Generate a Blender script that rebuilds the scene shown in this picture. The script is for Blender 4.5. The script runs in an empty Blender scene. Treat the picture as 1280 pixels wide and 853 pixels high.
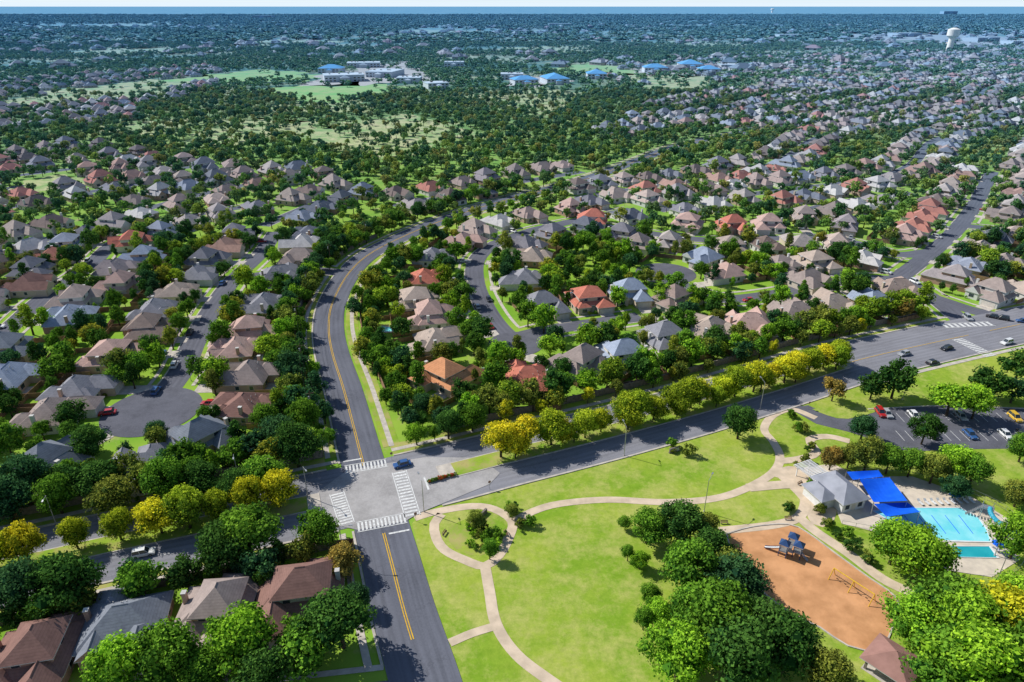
import bpy, math, random
import numpy as np
from mathutils import Vector
random.seed(11); rng=np.random.default_rng(11)
sc=bpy.context.scene
# ---------------------------------------------------------------- image pixels (u,v) unprojected -> ground plane
H=105.0; TH=math.radians(26.2); F=853.3
CT,ST=math.cos(TH),math.sin(TH)
def G(u,v,z=0.0):
    x=(u-640)/F; y=(426.5-v)/F
    Z=-ST+y*CT; Y=CT+y*ST
    t=(H-z)/(-Z)
    return (x*t,Y*t)
def GL(l): return [G(*p) for p in l]
def smooth(pts,step=3.0):
    P=[np.array(p,float) for p in pts]
    if len(P)==2: P=[P[0],(P[0]+P[1])/2,P[1]]
    P=[2*P[0]-P[1]]+P+[2*P[-1]-P[-2]]
    out=[]
    for i in range(1,len(P)-2):
        p0,p1,p2,p3=P[i-1:i+3]
        n=max(2,int(np.linalg.norm(p2-p1)/step))
        for k in range(n):
            t=k/n
            out.append(0.5*((2*p1)+(-p0+p2)*t+(2*p0-5*p1+4*p2-p3)*t*t+(-p0+3*p1-3*p2+p3)*t**3))
    out.append(P[-2])
    return np.array(out)
def normals(p):
    d=np.gradient(p,axis=0); d/=np.linalg.norm(d,axis=1)[:,None]+1e-9
    return np.stack([-d[:,1],d[:,0]],1)
def offset(p,o): return p+normals(p)*o
def inpoly(x,y,poly):
    x=np.asarray(x,float);y=np.asarray(y,float)
    r=np.zeros(x.shape,bool); n=len(poly); j=n-1
    for i in range(n):
        xi,yi=poly[i];xj,yj=poly[j]
        c=((yi>y)!=(yj>y))&(x<(xj-xi)*(y-yi)/((yj-yi) if abs(yj-yi)>1e-9 else 1e-9)+xi)
        r^=c; j=i
    return r
CS=1.5; GX0,GY0=-1500,40; NX,NY=2000,1100
occ=np.zeros((NX,NY),np.uint8)
def stamp(x,y,r,val):
    i0=int((x-r-GX0)/CS);i1=int((x+r-GX0)/CS)+1;j0=int((y-r-GY0)/CS);j1=int((y+r-GY0)/CS)+1
    i0=max(i0,0);j0=max(j0,0);i1=min(i1,NX);j1=min(j1,NY)
    if i0>=i1 or j0>=j1:return
    I,J=np.meshgrid(np.arange(i0,i1),np.arange(j0,j1),indexing='ij')
    m=((I*CS+GX0-x)**2+(J*CS+GY0-y)**2)<r*r
    s=occ[i0:i1,j0:j1]; s[m&(s!=1)]=val
def q(x,y):
    i=((np.asarray(x)-GX0)/CS).astype(int);j=((np.asarray(y)-GY0)/CS).astype(int)
    ok=(i>=0)&(i<NX)&(j>=0)&(j<NY)
    return np.where(ok,occ[np.clip(i,0,NX-1),np.clip(j,0,NY-1)],0)
# ---------------------------------------------------------------- materials
def mix(nt,f,a,b,blend='MIX'):
    m=nt.nodes.new('ShaderNodeMix');m.data_type='RGBA';m.blend_type=blend
    for s,v in ((0,f),(6,a),(7,b)):
        if isinstance(v,bpy.types.NodeSocket): nt.links.new(v,m.inputs[s])
        elif s==0: m.inputs[0].default_value=v
        else: m.inputs[s].default_value=(v[0],v[1],v[2],1)
    return m.outputs[2]
def math_(nt,op,a,b=0.0,clamp=False):
    m=nt.nodes.new('ShaderNodeMath');m.operation=op;m.use_clamp=clamp
    for i,v in enumerate((a,b)):
        if isinstance(v,bpy.types.NodeSocket): nt.links.new(v,m.inputs[i])
        else: m.inputs[i].default_value=v
    return m.outputs[0]
def pos(nt): return nt.nodes.new('ShaderNodeNewGeometry').outputs['Position']
def noise(nt,scale,detail=3,rough=0.55,vec=None,lo=0.35,hi=0.65):
    n=nt.nodes.new('ShaderNodeTexNoise');n.inputs['Scale'].default_value=scale
    n.inputs['Detail'].default_value=detail;n.inputs['Roughness'].default_value=rough
    nt.links.new(vec or pos(nt),n.inputs['Vector'])
    r=nt.nodes.new('ShaderNodeMapRange');r.inputs[1].default_value=lo;r.inputs[2].default_value=hi
    nt.links.new(n.outputs['Fac'],r.inputs[0]); return r.outputs[0]
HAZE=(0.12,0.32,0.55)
def haze(nt,col,D=1650.0,amt=0.85):  # aerial haze painted into the surface colour, bluer with distance from the origin
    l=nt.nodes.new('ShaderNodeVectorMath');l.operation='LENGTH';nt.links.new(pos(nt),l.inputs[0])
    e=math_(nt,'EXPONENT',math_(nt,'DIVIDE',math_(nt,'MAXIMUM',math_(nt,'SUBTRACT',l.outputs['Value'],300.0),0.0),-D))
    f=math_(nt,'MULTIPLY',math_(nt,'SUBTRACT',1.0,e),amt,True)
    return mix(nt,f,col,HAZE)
def newmat(name,rough=0.8,spec=0.2):
    m=bpy.data.materials.new(name);m.use_nodes=True;nt=m.node_tree
    b=nt.nodes['Principled BSDF'];b.inputs['Roughness'].default_value=rough
    b.inputs['Specular IOR Level'].default_value=spec
    return m,nt,b
def matte(nt,col,trans=0,normal=None):
    nt.nodes.remove(nt.nodes['Principled BSDF'])
    d=nt.nodes.new('ShaderNodeBsdfDiffuse');nt.links.new(col,d.inputs[0]);o=d.outputs[0]
    if normal: nt.links.new(normal,d.inputs['Normal'])
    if trans:
        tr=nt.nodes.new('ShaderNodeBsdfTranslucent');nt.links.new(col,tr.inputs[0])
        ms=nt.nodes.new('ShaderNodeMixShader');ms.inputs[0].default_value=trans
        nt.links.new(o,ms.inputs[1]);nt.links.new(tr.outputs[0],ms.inputs[2]);o=ms.outputs[0]
    nt.links.new(o,nt.nodes['Material Output'].inputs[0])
def simple(name,c1,c2=None,scale=1.0,rough=0.8,spec=0.2,hz=False,metal=0,bump=0):
    m,nt,b=newmat(name,rough,spec)
    if c2 is None: c2=[x*0.8 for x in c1]
    n=noise(nt,scale,5)
    col=mix(nt,n,c1,c2)
    if hz: col=haze(nt,col)
    nrm=None
    if bump:
        bp=nt.nodes.new('ShaderNodeBump');bp.inputs['Strength'].default_value=bump;bp.inputs['Distance'].default_value=0.2
        nt.links.new(n,bp.inputs['Height']);nrm=bp.outputs[0]
    if rough>=0.8: matte(nt,col,0,nrm)
    else:
        nt.links.new(col,b.inputs['Base Color']);b.inputs['Metallic'].default_value=metal
    return m
def ramp(nt,fac,cols,interp='CONSTANT'):
    r=nt.nodes.new('ShaderNodeValToRGB');r.color_ramp.interpolation=interp
    e=r.color_ramp.elements
    while len(e)<len(cols): e.new(0.5)
    for i,c in enumerate(cols):
        e[i].position=i/len(cols);e[i].color=(*c,1)
    nt.links.new(fac,r.inputs[0]);return r.outputs[0]
def asphalt(name,c,wear=0.25,crack=0.25):
    m,nt,b=newmat(name,0.85,0.25)
    col=mix(nt,noise(nt,0.07,4),[x*0.82 for x in c],[x*1.18 for x in c])
    col=mix(nt,noise(nt,2.5,6,0.7),col,mix(nt,0.5,col,[x*1.5 for x in c]))
    if wear:
        uv=nt.nodes.new('ShaderNodeUVMap');uv.uv_map='UVMap'
        s=nt.nodes.new('ShaderNodeSeparateXYZ');nt.links.new(uv.outputs[0],s.inputs[0])
        w=math_(nt,'MULTIPLY',math_(nt,'ADD',math_(nt,'COSINE',math_(nt,'MULTIPLY',s.outputs[0],3.7)),1.0),0.5*wear)
        cmb=nt.nodes.new('ShaderNodeCombineXYZ');nt.links.new(math_(nt,'MULTIPLY',s.outputs[0],1.2),cmb.inputs[0]);nt.links.new(math_(nt,'MULTIPLY',s.outputs[1],0.05),cmb.inputs[1])
        st=noise(nt,1.0,3,0.6,cmb.outputs[0])
        col=mix(nt,w,col,[x*0.55 for x in c]); col=mix(nt,math_(nt,'MULTIPLY',st,0.35),col,[x*1.7 for x in c])
    else:
        col=mix(nt,math_(nt,'MULTIPLY',noise(nt,0.22,6,.7,None,.45,.7),.5),col,[x*0.6 for x in c])
    if crack:
        dn=nt.nodes.new('ShaderNodeTexNoise');dn.inputs['Scale'].default_value=0.35;dn.inputs['Detail'].default_value=4;nt.links.new(pos(nt),dn.inputs['Vector'])
        va=nt.nodes.new('ShaderNodeVectorMath');va.operation='MULTIPLY_ADD';nt.links.new(dn.outputs['Color'],va.inputs[0]);va.inputs[1].default_value=(5,5,5);nt.links.new(pos(nt),va.inputs[2])
        v=nt.nodes.new('ShaderNodeTexVoronoi');v.feature='DISTANCE_TO_EDGE';v.inputs['Scale'].default_value=0.09
        nt.links.new(va.outputs[0],v.inputs['Vector'])
        cr=math_(nt,'MULTIPLY',math_(nt,'LESS_THAN',v.outputs['Distance'],0.008),noise(nt,0.05,2))
        col=mix(nt,math_(nt,'MULTIPLY',cr,crack),col,(0.03,0.03,0.033))
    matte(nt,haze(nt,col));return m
M={}
M['asph_main']=asphalt('asphalt_main',(0.118,0.123,0.148))
M['asph_blvd']=asphalt('asphalt_boulevard',(0.20,0.20,0.222))
M['asph_int']=asphalt('asphalt_intersection',(0.35,0.335,0.33),0,crack=0)
M['asph_loc']=asphalt('asphalt_local',(0.115,0.117,0.140))
M['asph_lot']=asphalt('asphalt_parking',(0.12,0.122,0.145),0)
M['conc']=simple('concrete',(0.60,0.54,0.47),(0.42,0.38,0.34),0.6,hz=True)
M['path']=simple('path_concrete',(0.70,0.56,0.42),(0.52,0.42,0.31),0.35)
M['white']=simple('white_paint',(0.80,0.80,0.78),(0.48,0.48,0.48),2.5)
M['yellow']=simple('yellow_paint',(0.78,0.47,0.03),(0.50,0.32,0.06),2.0)
M['stone']=simple('limestone_wall',(0.27,0.23,0.20),(0.16,0.14,0.12),1.5,hz=True)
M['wood']=simple('fence_wood',(0.36,0.22,0.13),(0.20,0.13,0.09),0.7,hz=True)
M['mulch']=simple('mulch',(0.68,0.35,0.17),(0.48,0.24,0.11),0.22,bump=0.3)
M['steel']=simple('galvanised_steel',(0.45,0.46,0.47),None,2,0.4,0.5,metal=0.6)
M['timber']=simple('pole_timber',(0.12,0.085,0.06),None,2)
M['blue']=simple('blue_canvas',(0.01,0.10,0.70),(0.015,0.13,0.78),0.5)
M['whitewall']=simple('white_render',(0.75,0.75,0.74),(0.62,0.62,0.62),0.5,hz=True)
M['rubber']=simple('rubber',(0.02,0.02,0.02),None,2)
M['play_yellow']=simple('yellow_steel',(0.8,0.5,0.03),None,2,0.4,0.5)
M['play_blue']=simple('blue_plastic',(0.025,0.07,0.20),None,2,0.4,0.5)
M['bark']=simple('bark',(0.10,0.075,0.055),(0.05,0.04,0.03),3)
M['deck']=simple('pool_deck',(0.72,0.62,0.50),(0.54,0.47,0.39),0.4)
M['slide']=simple('slide_fibreglass',(0.05,0.40,0.55),None,2,0.3,0.5)
def water(name,c1,c2):
    m,nt,b=newmat(name,0.06,0.5)
    col=mix(nt,noise(nt,0.25,3),c1,c2)
    nt.links.new(col,b.inputs['Base Color'])
    bp=nt.nodes.new('ShaderNodeBump');bp.inputs['Strength'].default_value=0.15
    nt.links.new(noise(nt,2.5,3),bp.inputs['Height']);nt.links.new(bp.outputs[0],b.inputs['Normal']);return m
M['water']=water('pool_water',(0.16,0.66,0.74),(0.30,0.76,0.82))
M['water2']=water('pool_water_deep',(0.01,0.32,0.38),(0.03,0.40,0.45))
def grassmat(name,a,b_,c,s=1.0,amt=1.0):
    m,nt,b=newmat(name,0.95,0.05)
    col=mix(nt,noise(nt,0.035*s,5,0.6,None,.42,.58),a,b_)
    col=mix(nt,math_(nt,'MULTIPLY',noise(nt,0.10*s,9,0.8,None,0.45,0.60),amt),col,c)
    col=mix(nt,math_(nt,'MULTIPLY',noise(nt,0.6,9,0.85,None,0.38,0.62),0.7),col,mix(nt,1.0,col,(0.55,0.66,0.48),'MULTIPLY'))
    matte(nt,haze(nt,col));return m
M['park']=grassmat('park_grass',(0.24,0.38,0.035),(0.37,0.45,0.065),(0.50,0.49,0.15),1.0,0.8)
M['verge']=grassmat('verge_grass',(0.36,0.45,0.06),(0.24,0.39,0.04),(0.52,0.43,0.18),1.5)
M['dry']=grassmat('dry_meadow_grass',(0.46,0.50,0.18),(0.26,0.42,0.10),(0.66,0.58,0.32),0.6)
M['field']=grassmat('sports_field_grass',(0.24,0.54,0.06),(0.36,0.56,0.09),(0.48,0.54,0.16),0.5)
def groundmat():
    m,nt,b=newmat('ground_mix',0.95,0.05)
    col=mix(nt,noise(nt,0.035,5,0.6),(0.17,0.35,0.035),(0.30,0.44,0.06))
    col=mix(nt,noise(nt,0.10,6,0.7,None,0.55,0.72),col,(0.42,0.35,0.18))
    far=mix(nt,noise(nt,0.004,6,0.65,None,0.44,0.56),(0.08,0.16,0.035),(0.42,0.42,0.18))
    far=mix(nt,noise(nt,0.03,5,0.7),far,mix(nt,1.0,far,(0.55,0.66,0.5),'MULTIPLY'))
    l=nt.nodes.new('ShaderNodeVectorMath');l.operation='LENGTH';nt.links.new(pos(nt),l.inputs[0])
    r=nt.nodes.new('ShaderNodeMapRange');r.inputs[1].default_value=500;r.inputs[2].default_value=1100
    nt.links.new(l.outputs['Value'],r.inputs[0])
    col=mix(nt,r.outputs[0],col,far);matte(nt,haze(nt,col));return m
M['ground']=groundmat()
def foliage(name,cols=None,trans=0.3):
    m,nt,b=newmat(name)
    oi=nt.nodes.new('ShaderNodeObjectInfo')
    base=oi.outputs['Color'] if cols is None else ramp(nt,oi.outputs['Random'],cols,'LINEAR')
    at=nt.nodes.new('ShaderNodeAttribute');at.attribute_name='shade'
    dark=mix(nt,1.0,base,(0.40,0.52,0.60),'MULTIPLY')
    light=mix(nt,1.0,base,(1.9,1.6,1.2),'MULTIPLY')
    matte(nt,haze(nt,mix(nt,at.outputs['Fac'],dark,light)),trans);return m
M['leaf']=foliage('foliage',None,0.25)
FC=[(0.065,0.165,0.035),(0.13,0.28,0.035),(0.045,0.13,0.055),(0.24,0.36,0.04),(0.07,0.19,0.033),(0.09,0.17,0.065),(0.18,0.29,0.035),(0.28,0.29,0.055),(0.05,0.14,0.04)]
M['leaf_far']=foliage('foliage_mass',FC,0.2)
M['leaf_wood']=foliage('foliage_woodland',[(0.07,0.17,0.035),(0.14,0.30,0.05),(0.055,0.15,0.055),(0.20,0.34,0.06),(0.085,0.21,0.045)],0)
ROOFS=[(0.32,0.25,0.22),(0.24,0.23,0.26),(0.40,0.33,0.29),(0.17,0.18,0.22),(0.40,0.25,0.20),(0.30,0.26,0.27),(0.42,0.37,0.35),(0.20,0.15,0.13),(0.30,0.33,0.41),(0.44,0.35,0.31),(0.56,0.54,0.53),(0.37,0.28,0.25),(0.46,0.20,0.15),(0.26,0.21,0.19),(0.20,0.20,0.23),(0.48,0.46,0.46),(0.34,0.30,0.30)]
def roofmat(name,cols=None):
    m,nt,b=newmat(name,0.85,0.15)
    oi=nt.nodes.new('ShaderNodeObjectInfo')
    base=oi.outputs['Color'] if cols is None else ramp(nt,oi.outputs['Random'],cols)
    v=nt.nodes.new('ShaderNodeTexVoronoi');v.inputs['Scale'].default_value=2.2;nt.links.new(pos(nt),v.inputs['Vector'])
    s=nt.nodes.new('ShaderNodeSeparateColor');nt.links.new(v.outputs['Color'],s.inputs[0])
    col=mix(nt,math_(nt,'MULTIPLY',s.outputs[0],0.5),base,mix(nt,1.0,base,(0.55,0.55,0.56),'MULTIPLY'))
    col=mix(nt,math_(nt,'MULTIPLY',noise(nt,0.35,5,.7),0.5),col,mix(nt,1.0,base,(1.45,1.42,1.38),'MULTIPLY'))
    sp=nt.nodes.new('ShaderNodeSeparateXYZ');nt.links.new(pos(nt),sp.inputs[0])
    band=math_(nt,'LESS_THAN',math_(nt,'FRACT',math_(nt,'MULTIPLY',sp.outputs[2],3.2)),0.22)
    col=mix(nt,math_(nt,'MULTIPLY',band,0.3),col,mix(nt,1.0,base,(0.55,0.55,0.55),'MULTIPLY'))
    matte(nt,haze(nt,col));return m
M['roof']=roofmat('roof_shingles');M['roof_far']=roofmat('roof_shingles_mass',ROOFS)
def wallmat():
    m,nt,b=newmat('house_wall',0.85,0.1)
    oi=nt.nodes.new('ShaderNodeObjectInfo')
    base=ramp(nt,oi.outputs['Random'],[(0.52,0.38,0.29),(0.66,0.58,0.48),(0.48,0.30,0.23),(0.74,0.71,0.66),(0.56,0.47,0.37),(0.64,0.64,0.62)])
    n=noise(nt,4,5); col=mix(nt,math_(nt,'MULTIPLY',n,0.5),base,mix(nt,1.0,base,(0.7,0.68,0.66),'MULTIPLY'))
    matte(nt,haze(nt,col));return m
M['wall']=wallmat()
M['trim']=simple('white_trim',(0.62,0.60,0.57),(0.50,0.48,0.46),1,hz=True)
gm,gnt,gb=newmat('window_glass',0.08,0.6);gb.inputs['Base Color'].default_value=(0.03,0.045,0.06,1);M['glass']=gm
M['door']=simple('garage_door_paint',(0.66,0.61,0.54),(0.55,0.5,0.45),1)
def carpaint():
    m,nt,b=newmat('car_paint',0.3,0.5)
    oi=nt.nodes.new('ShaderNodeObjectInfo');nt.links.new(oi.outputs['Color'],b.inputs['Base Color'])
    b.inputs['Coat Weight'].default_value=0.6;return m
M['car']=carpaint()
# ---------------------------------------------------------------- mesh builder
class MB:
    def __init__(s): s.v=[];s.f=[];s.m=[];s.mats=[]
    def mi(s,k):
        if k not in s.mats: s.mats.append(k)
        return s.mats.index(k)
    def add(s,vs,fs,k):
        o=len(s.v);s.v+=[tuple(map(float,p)) for p in vs];i=s.mi(k)
        for f in fs: s.f.append([a+o for a in f]);s.m.append(i)
    def box(s,x0,x1,y0,y1,z0,z1,k,taper=0):
        t=taper
        s.add([(x0,y0,z0),(x1,y0,z0),(x1,y1,z0),(x0,y1,z0),(x0+t,y0+t,z1),(x1-t,y0+t,z1),(x1-t,y1-t,z1),(x0+t,y1-t,z1)],
              [(0,3,2,1),(4,5,6,7),(0,1,5,4),(1,2,6,5),(2,3,7,6),(3,0,4,7)],k)
    def cyl(s,p0,p1,r0,r1,n,k):
        p0=Vector(p0);p1=Vector(p1);d=(p1-p0).normalized()
        a=d.orthogonal().normalized();b=d.cross(a);vs=[]
        for p,r in((p0,r0),(p1,r1)):
            for i in range(n):
                t=2*math.pi*i/n;vs.append(p+a*math.cos(t)*r+b*math.sin(t)*r)
        fs=[(i,(i+1)%n,n+(i+1)%n,n+i) for i in range(n)]+[tuple(range(n))[::-1],tuple(range(n,2*n))]
        s.add(vs,fs,k)
    def hip(s,x0,x1,y0,y1,z,pitch,ov=0.5,gable=False,k='roof',axis=None):
        x0-=ov;x1+=ov;y0-=ov;y1+=ov;w=x1-x0;d=y1-y0
        if axis is None: axis='x' if w>=d else 'y'
        cx=(x0+x1)/2;cy=(y0+y1)/2;ft=0.18
        if axis=='x':
            h=d/2*pitch;ins=min(d/2,w/2-0.05)
            if gable: ins=0.0
            a=(x0+ins,cy,z+h);b=(x1-ins,cy,z+h)
            fr=[(0,1,5,4),(2,3,4,5)];en=[(1,2,5),(3,0,4)]
        else:
            h=w/2*pitch;ins=min(w/2,d/2-0.05)
            if gable: ins=0.0
            a=(cx,y0+ins,z+h);b=(cx,y1-ins,z+h)
            fr=[(1,2,5,4),(3,0,4,5)];en=[(0,1,4),(2,3,5)]
        vs=[(x0,y0,z),(x1,y0,z),(x1,y1,z),(x0,y1,z),a,b]
        s.add(vs,fr,k);s.add(vs,en,'wall' if gable else k)
        s.add([(x0,y0,z),(x1,y0,z),(x1,y1,z),(x0,y1,z),(x0,y0,z-ft),(x1,y0,z-ft),(x1,y1,z-ft),(x0,y1,z-ft)],
              [(0,4,5,1),(1,5,6,2),(2,6,7,3),(3,7,4,0),(4,7,6,5)],'trim')
        e=0.12
        s.add([(a[0]-e*(axis=='y'),a[1]-e*(axis=='x'),a[2]-0.02),(a[0]+e*(axis=='y'),a[1]+e*(axis=='x'),a[2]-0.02),
               (b[0]+e*(axis=='y'),b[1]+e*(axis=='x'),b[2]-0.02),(b[0]-e*(axis=='y'),b[1]-e*(axis=='x'),b[2]-0.02),
               (a[0],a[1],a[2]+0.1),(b[0],b[1],b[2]+0.1)],[(0,1,4),(2,3,5),(0,4,5,3),(1,2,5,4)],k)
        return h
    def mesh(s,name):
        me=bpy.data.meshes.new(name);me.from_pydata(s.v,[],s.f)
        for k in s.mats: me.materials.append(M[k])
        me.polygons.foreach_set('material_index',s.m);me.update();return me
    def obj(s,name,loc=(0,0,0),rz=0,color=None):
        return put(name,s.mesh(name),loc,rz,1,color)
def put(name,me,loc,rz=0,sc_=1,color=None,parent=None):
    o=bpy.data.objects.new(name,me);o.location=loc;o.rotation_euler=(0,0,rz)
    o.scale=(sc_,)*3 if not hasattr(sc_,'__len__') else sc_
    if color: o.color=(*color,1)
    sc.collection.objects.link(o)
    if parent: o.parent=parent
    return o
def polyobj(name,poly,z,k):
    me=bpy.data.meshes.new(name)
    import bmesh
    bm=bmesh.new();vs=[bm.verts.new((p[0],p[1],z)) for p in poly];f=bm.faces.new(vs)
    bmesh.ops.triangulate(bm,faces=[f]);
    for f in bm.faces:
        if f.normal.z<0:f.normal_flip()
    bm.loops.layers.uv.new('UVMap')
    uv=bm.loops.layers.uv.active
    for f in bm.faces:
        for l in f.loops:l[uv].uv=(l.vert.co.x,l.vert.co.y)
    bm.to_mesh(me);bm.free();me.materials.append(M[k]);return put(name,me,(0,0,0))
def blob(poly,step=2.0):
    p=smooth(list(poly)+[poly[0]],step);return [tuple(a) for a in p[:-1]]
class RB:
    def __init__(s): s.v=[];s.f=[];s.uv=[]
    def strip(s,pts,o0,o1,z,h=0.0,skip=None,n=None):
        n=normals(pts);A=pts+n*o0;B=pts+n*o1
        L=np.concatenate([[0],np.cumsum(np.linalg.norm(np.diff(pts,axis=0),axis=1))])
        for i in range(len(pts)-1):
            if skip is not None and (skip[i] or skip[i+1]): continue
            b=len(s.v);s.v+=[(A[i][0],A[i][1],z),(B[i][0],B[i][1],z),(B[i+1][0],B[i+1][1],z),(A[i+1][0],A[i+1][1],z)]
            s.f.append([b+3,b+2,b+1,b] if o1>o0 else [b,b+1,b+2,b+3]);
            U=[(o0,L[i]),(o1,L[i]),(o1,L[i+1]),(o0,L[i+1])]
            s.uv+=U[::-1] if o1>o0 else U
            if h>0:
                c=len(s.v);s.v+=[(p[0],p[1],z-h) for p in (A[i],B[i],B[i+1],A[i+1])]
                s.f+=[[b,b+3,c+3,c],[b+1,c+1,c+2,b+2],[b,c,c+1,b+1],[b+3,b+2,c+2,c+3]];s.uv+=[(o0,L[i])]*16
    def disc(s,c,r,z,n=28):
        b=len(s.v);s.v+=[(c[0]+r*math.cos(2*math.pi*i/n),c[1]+r*math.sin(2*math.pi*i/n),z) for i in range(n)]
        s.f.append(list(range(b,b+n)));s.uv+=[(r*math.cos(2*math.pi*i/n),r*math.sin(2*math.pi*i/n)) for i in range(n)]
    def obj(s,name,k):
        if not s.f:return
        me=bpy.data.meshes.new(name);me.from_pydata(s.v,[],s.f)
        u=me.uv_layers.new(name='UVMap');u.data.foreach_set('uv',np.array(s.uv,'f').ravel())
        me.materials.append(M[k]);me.update();return put(name,me,(0,0,0))
# ---------------------------------------------------------------- ground
S=60000
gme=bpy.data.meshes.new('ground');gme.from_pydata([(-S,-S,0),(S,-S,0),(S,S,0),(-S,S,0)],[],[(0,1,2,3)]);gme.materials.append(M['ground']);put('ground',gme,(0,0,0))
# ---------------------------------------------------------------- main roads
low=smooth(GL([(-250,795),(0,741),(110,715),(200,695),(420,648),(560,614),(640,593),(720,573),(800,552),(900,524),(1000,493),(1080,467),(1150,449),(1280,420),(1450,385)]))
nroad=smooth(GL([(470,625),(455,583),(441,530),(429,485),(415,440),(411,408),(416,378),(436,342),(462,318),(500,298),(545,279),(600,260),(660,243),(730,225),(800,200),(850,182),(930,165)]))
sroad=smooth(GL([(470,630),(477,657),(490,706),(506,768),(532,853),(552,930)]))
LOCAL={ 'a':[(192,514),(208,490),(228,462),(242,430),(262,392),(290,352),(325,318),(345,290)],
 'b':[(-90,500),(10,412),(55,372),(110,335),(150,300),(230,272),(310,258)],
 'c':[(648,432),(622,408),(604,380),(594,352),(596,325),(618,306),(660,290),(720,276),(790,262)],
 'd':[(640,424),(690,412),(745,404),(800,396)],
 'e':[(832,342),(862,362),(905,374),(970,368),(1050,352),(1120,350),(1165,372),(1215,412)],
 'f':[(1120,350),(1165,315),(1200,282),(1222,250),(1240,215)],
 'g':[(720,276),(800,290),(880,300),(960,298),(1050,300),(1120,318),(1165,315)],
 'h':[(-150,960),(60,925),(250,905),(420,885),(528,872)],
 'i':[(1165,372),(1230,392),(1300,400),(1400,390)],
 'j':[(436,342),(380,338),(320,345),(290,352)],
 'k':[(1200,282),(1300,290),(1400,280)]}
loc={k:smooth(GL(v)) for k,v in LOCAL.items()}
discs=[(G(190,514),13.5),(G(645,430),9.5),(G(832,342),13.0)]
def stamp_line(p,hw,val=1):
    for x,y in p: stamp(x,y,hw,val)
for o in (0,5,10,15): stamp_line(offset(low,o),5.0)
stamp_line(nroad,6);stamp_line(sroad,6.5)
for p in loc.values(): stamp_line(p,4.3)
for c,r in discs: stamp(c[0],c[1],r,1)
roadocc=occ.copy()
r=RB();r.strip(low,-4.3,18.8,0.08);r.obj('boulevard_road','asph_blvd')
r=RB();r.strip(nroad,-5.4,5.4,0.12);r.obj('north_road','asph_main')
r=RB();r.strip(sroad,-6,6,0.12);r.obj('south_road','asph_main')
for n_,(k,p) in enumerate(loc.items()):
    r=RB();r.strip(p,-4,4,0.030+0.004*n_)
    r.obj('residential_street','asph_loc')
for (c,rr) in discs:
    r=RB();r.disc(c,rr,0.075,40);r.obj('cul_de_sac_street','asph_lot')
ip=GL([(432,590),(483,580),(532,572),(600,573),(625,592),(612,606),(524,642),(507,652),(447,663),(428,659),(390,655),(374,640),(400,614)])
polyobj('intersection_pavement',ip,0.145,'asph_int')
def raised(name,pts,o0,o1,k,z=0.22,h=0.22,skiptest=True,test=None):
    r=RB();om=(o0+o1)/2;P=offset(pts,om+ (0.6 if om>0 else -0.6))
    sk=None
    if skiptest:
        sk=(q(P[:,0],P[:,1])==1)
        if test is not None: sk|=test(P)
    r.strip(pts,o0,o1,z,h,sk);r.obj(name,k)
inint=lambda P: inpoly(P[:,0],P[:,1],ip)|inpoly(P[:,0],P[:,1]-2,ip)
for o0,o1 in((-6.0,-5.5),(5.5,6.0)): raised('kerb',nroad,o0,o1,'conc',0.2,0.2,True,inint)
for o0,o1 in((-6.6,-6.1),(6.1,6.6)): raised('kerb',sroad,o0,o1,'conc',0.2,0.2,True,inint)
def onroads(P):
    m=np.zeros(len(P),bool)
    for line_,hw in [(nroad,7),(sroad,7.5),(loc['e'],5),(loc['i'],5)]:
        d=np.sqrt(((P[:,None,:]-line_[None])**2).sum(2)).min(1);m|=d<hw
    return m|inpoly(P[:,0],P[:,1],ip)
for o0,o1 in((-4.9,-4.4),(18.9,19.4)):
    r=RB();P=offset(low,(o0+o1)/2);r.strip(low,o0,o1,0.2,0.2,onroads(P));r.obj('kerb','conc')
mid=offset(low,7.3)
selR=(mid[:,0]>G(535,600)[0])&(mid[:,0]<G(1065,455)[0])
selL=(mid[:,0]<G(405,640)[0])
for sel in(selR,selL):
    seg=low[sel]
    r=RB();r.strip(seg,4.3,10.3,0.24,0.16);r.obj('median_kerb','conc')
    r=RB();r.strip(seg[1:-1],4.6,10.0,0.26);r.obj('median_grass','verge')
r=RB();P=offset(low,21);r.strip(low,19.5,24.5,0.05,0,onroads(P));r.obj('verge_grass','verge')
r=RB();P=offset(low,-7);r.strip(low[low[:,0]<-48],-8.5,-5,0.05);r.obj('verge_grass','verge')
P=offset(nroad,-8);r=RB();r.strip(nroad,-10.5,-6.1,0.055,0,((q(P[:,0],P[:,1])==1)));r.obj('verge_grass','verge')
r=RB();P=offset(nroad,8);r.strip(nroad,6.1,9.5,0.055,0,(q(P[:,0],P[:,1])==1));r.obj('verge_grass','verge')
def sidewalk(pts,o0,o1,z=0.09):
    P=offset(pts,(o0+o1)/2);r=RB();r.strip(pts,o0,o1,z,0,(q(P[:,0],P[:,1])==1));r.obj('sidewalk','conc')
sidewalk(nroad,-9.0,-7.6);sidewalk(nroad,7.6,8.9)
sidewalk(sroad,-9.4,-8.0,0.10);sidewalk(low,21.0,22.4);sidewalk(low[low[:,0]<-48],-7.6,-6.2)
sidewalk(low[low[:,0]>110],-7.0,-5.6)
for p in loc.values():
    for s_ in(1,-1):
        sidewalk(p,4.05*s_,4.5*s_,0.085) ; sidewalk(p,6.2*s_,7.4*s_,0.085)
def line(pts,o,w,k,z,dash=None,name='lane_marking',test=None):
    r=RB();P=pts
    sk=np.zeros(len(P),bool)
    if dash:
        L=np.concatenate([[0],np.cumsum(np.linalg.norm(np.diff(P,axis=0),axis=1))]);sk|=(L%dash[0])>dash[1]
    if test is not None: sk|=test(offset(P,o))
    r.strip(P,o-w/2,o+w/2,z,0,sk);r.obj(name,k)
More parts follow.
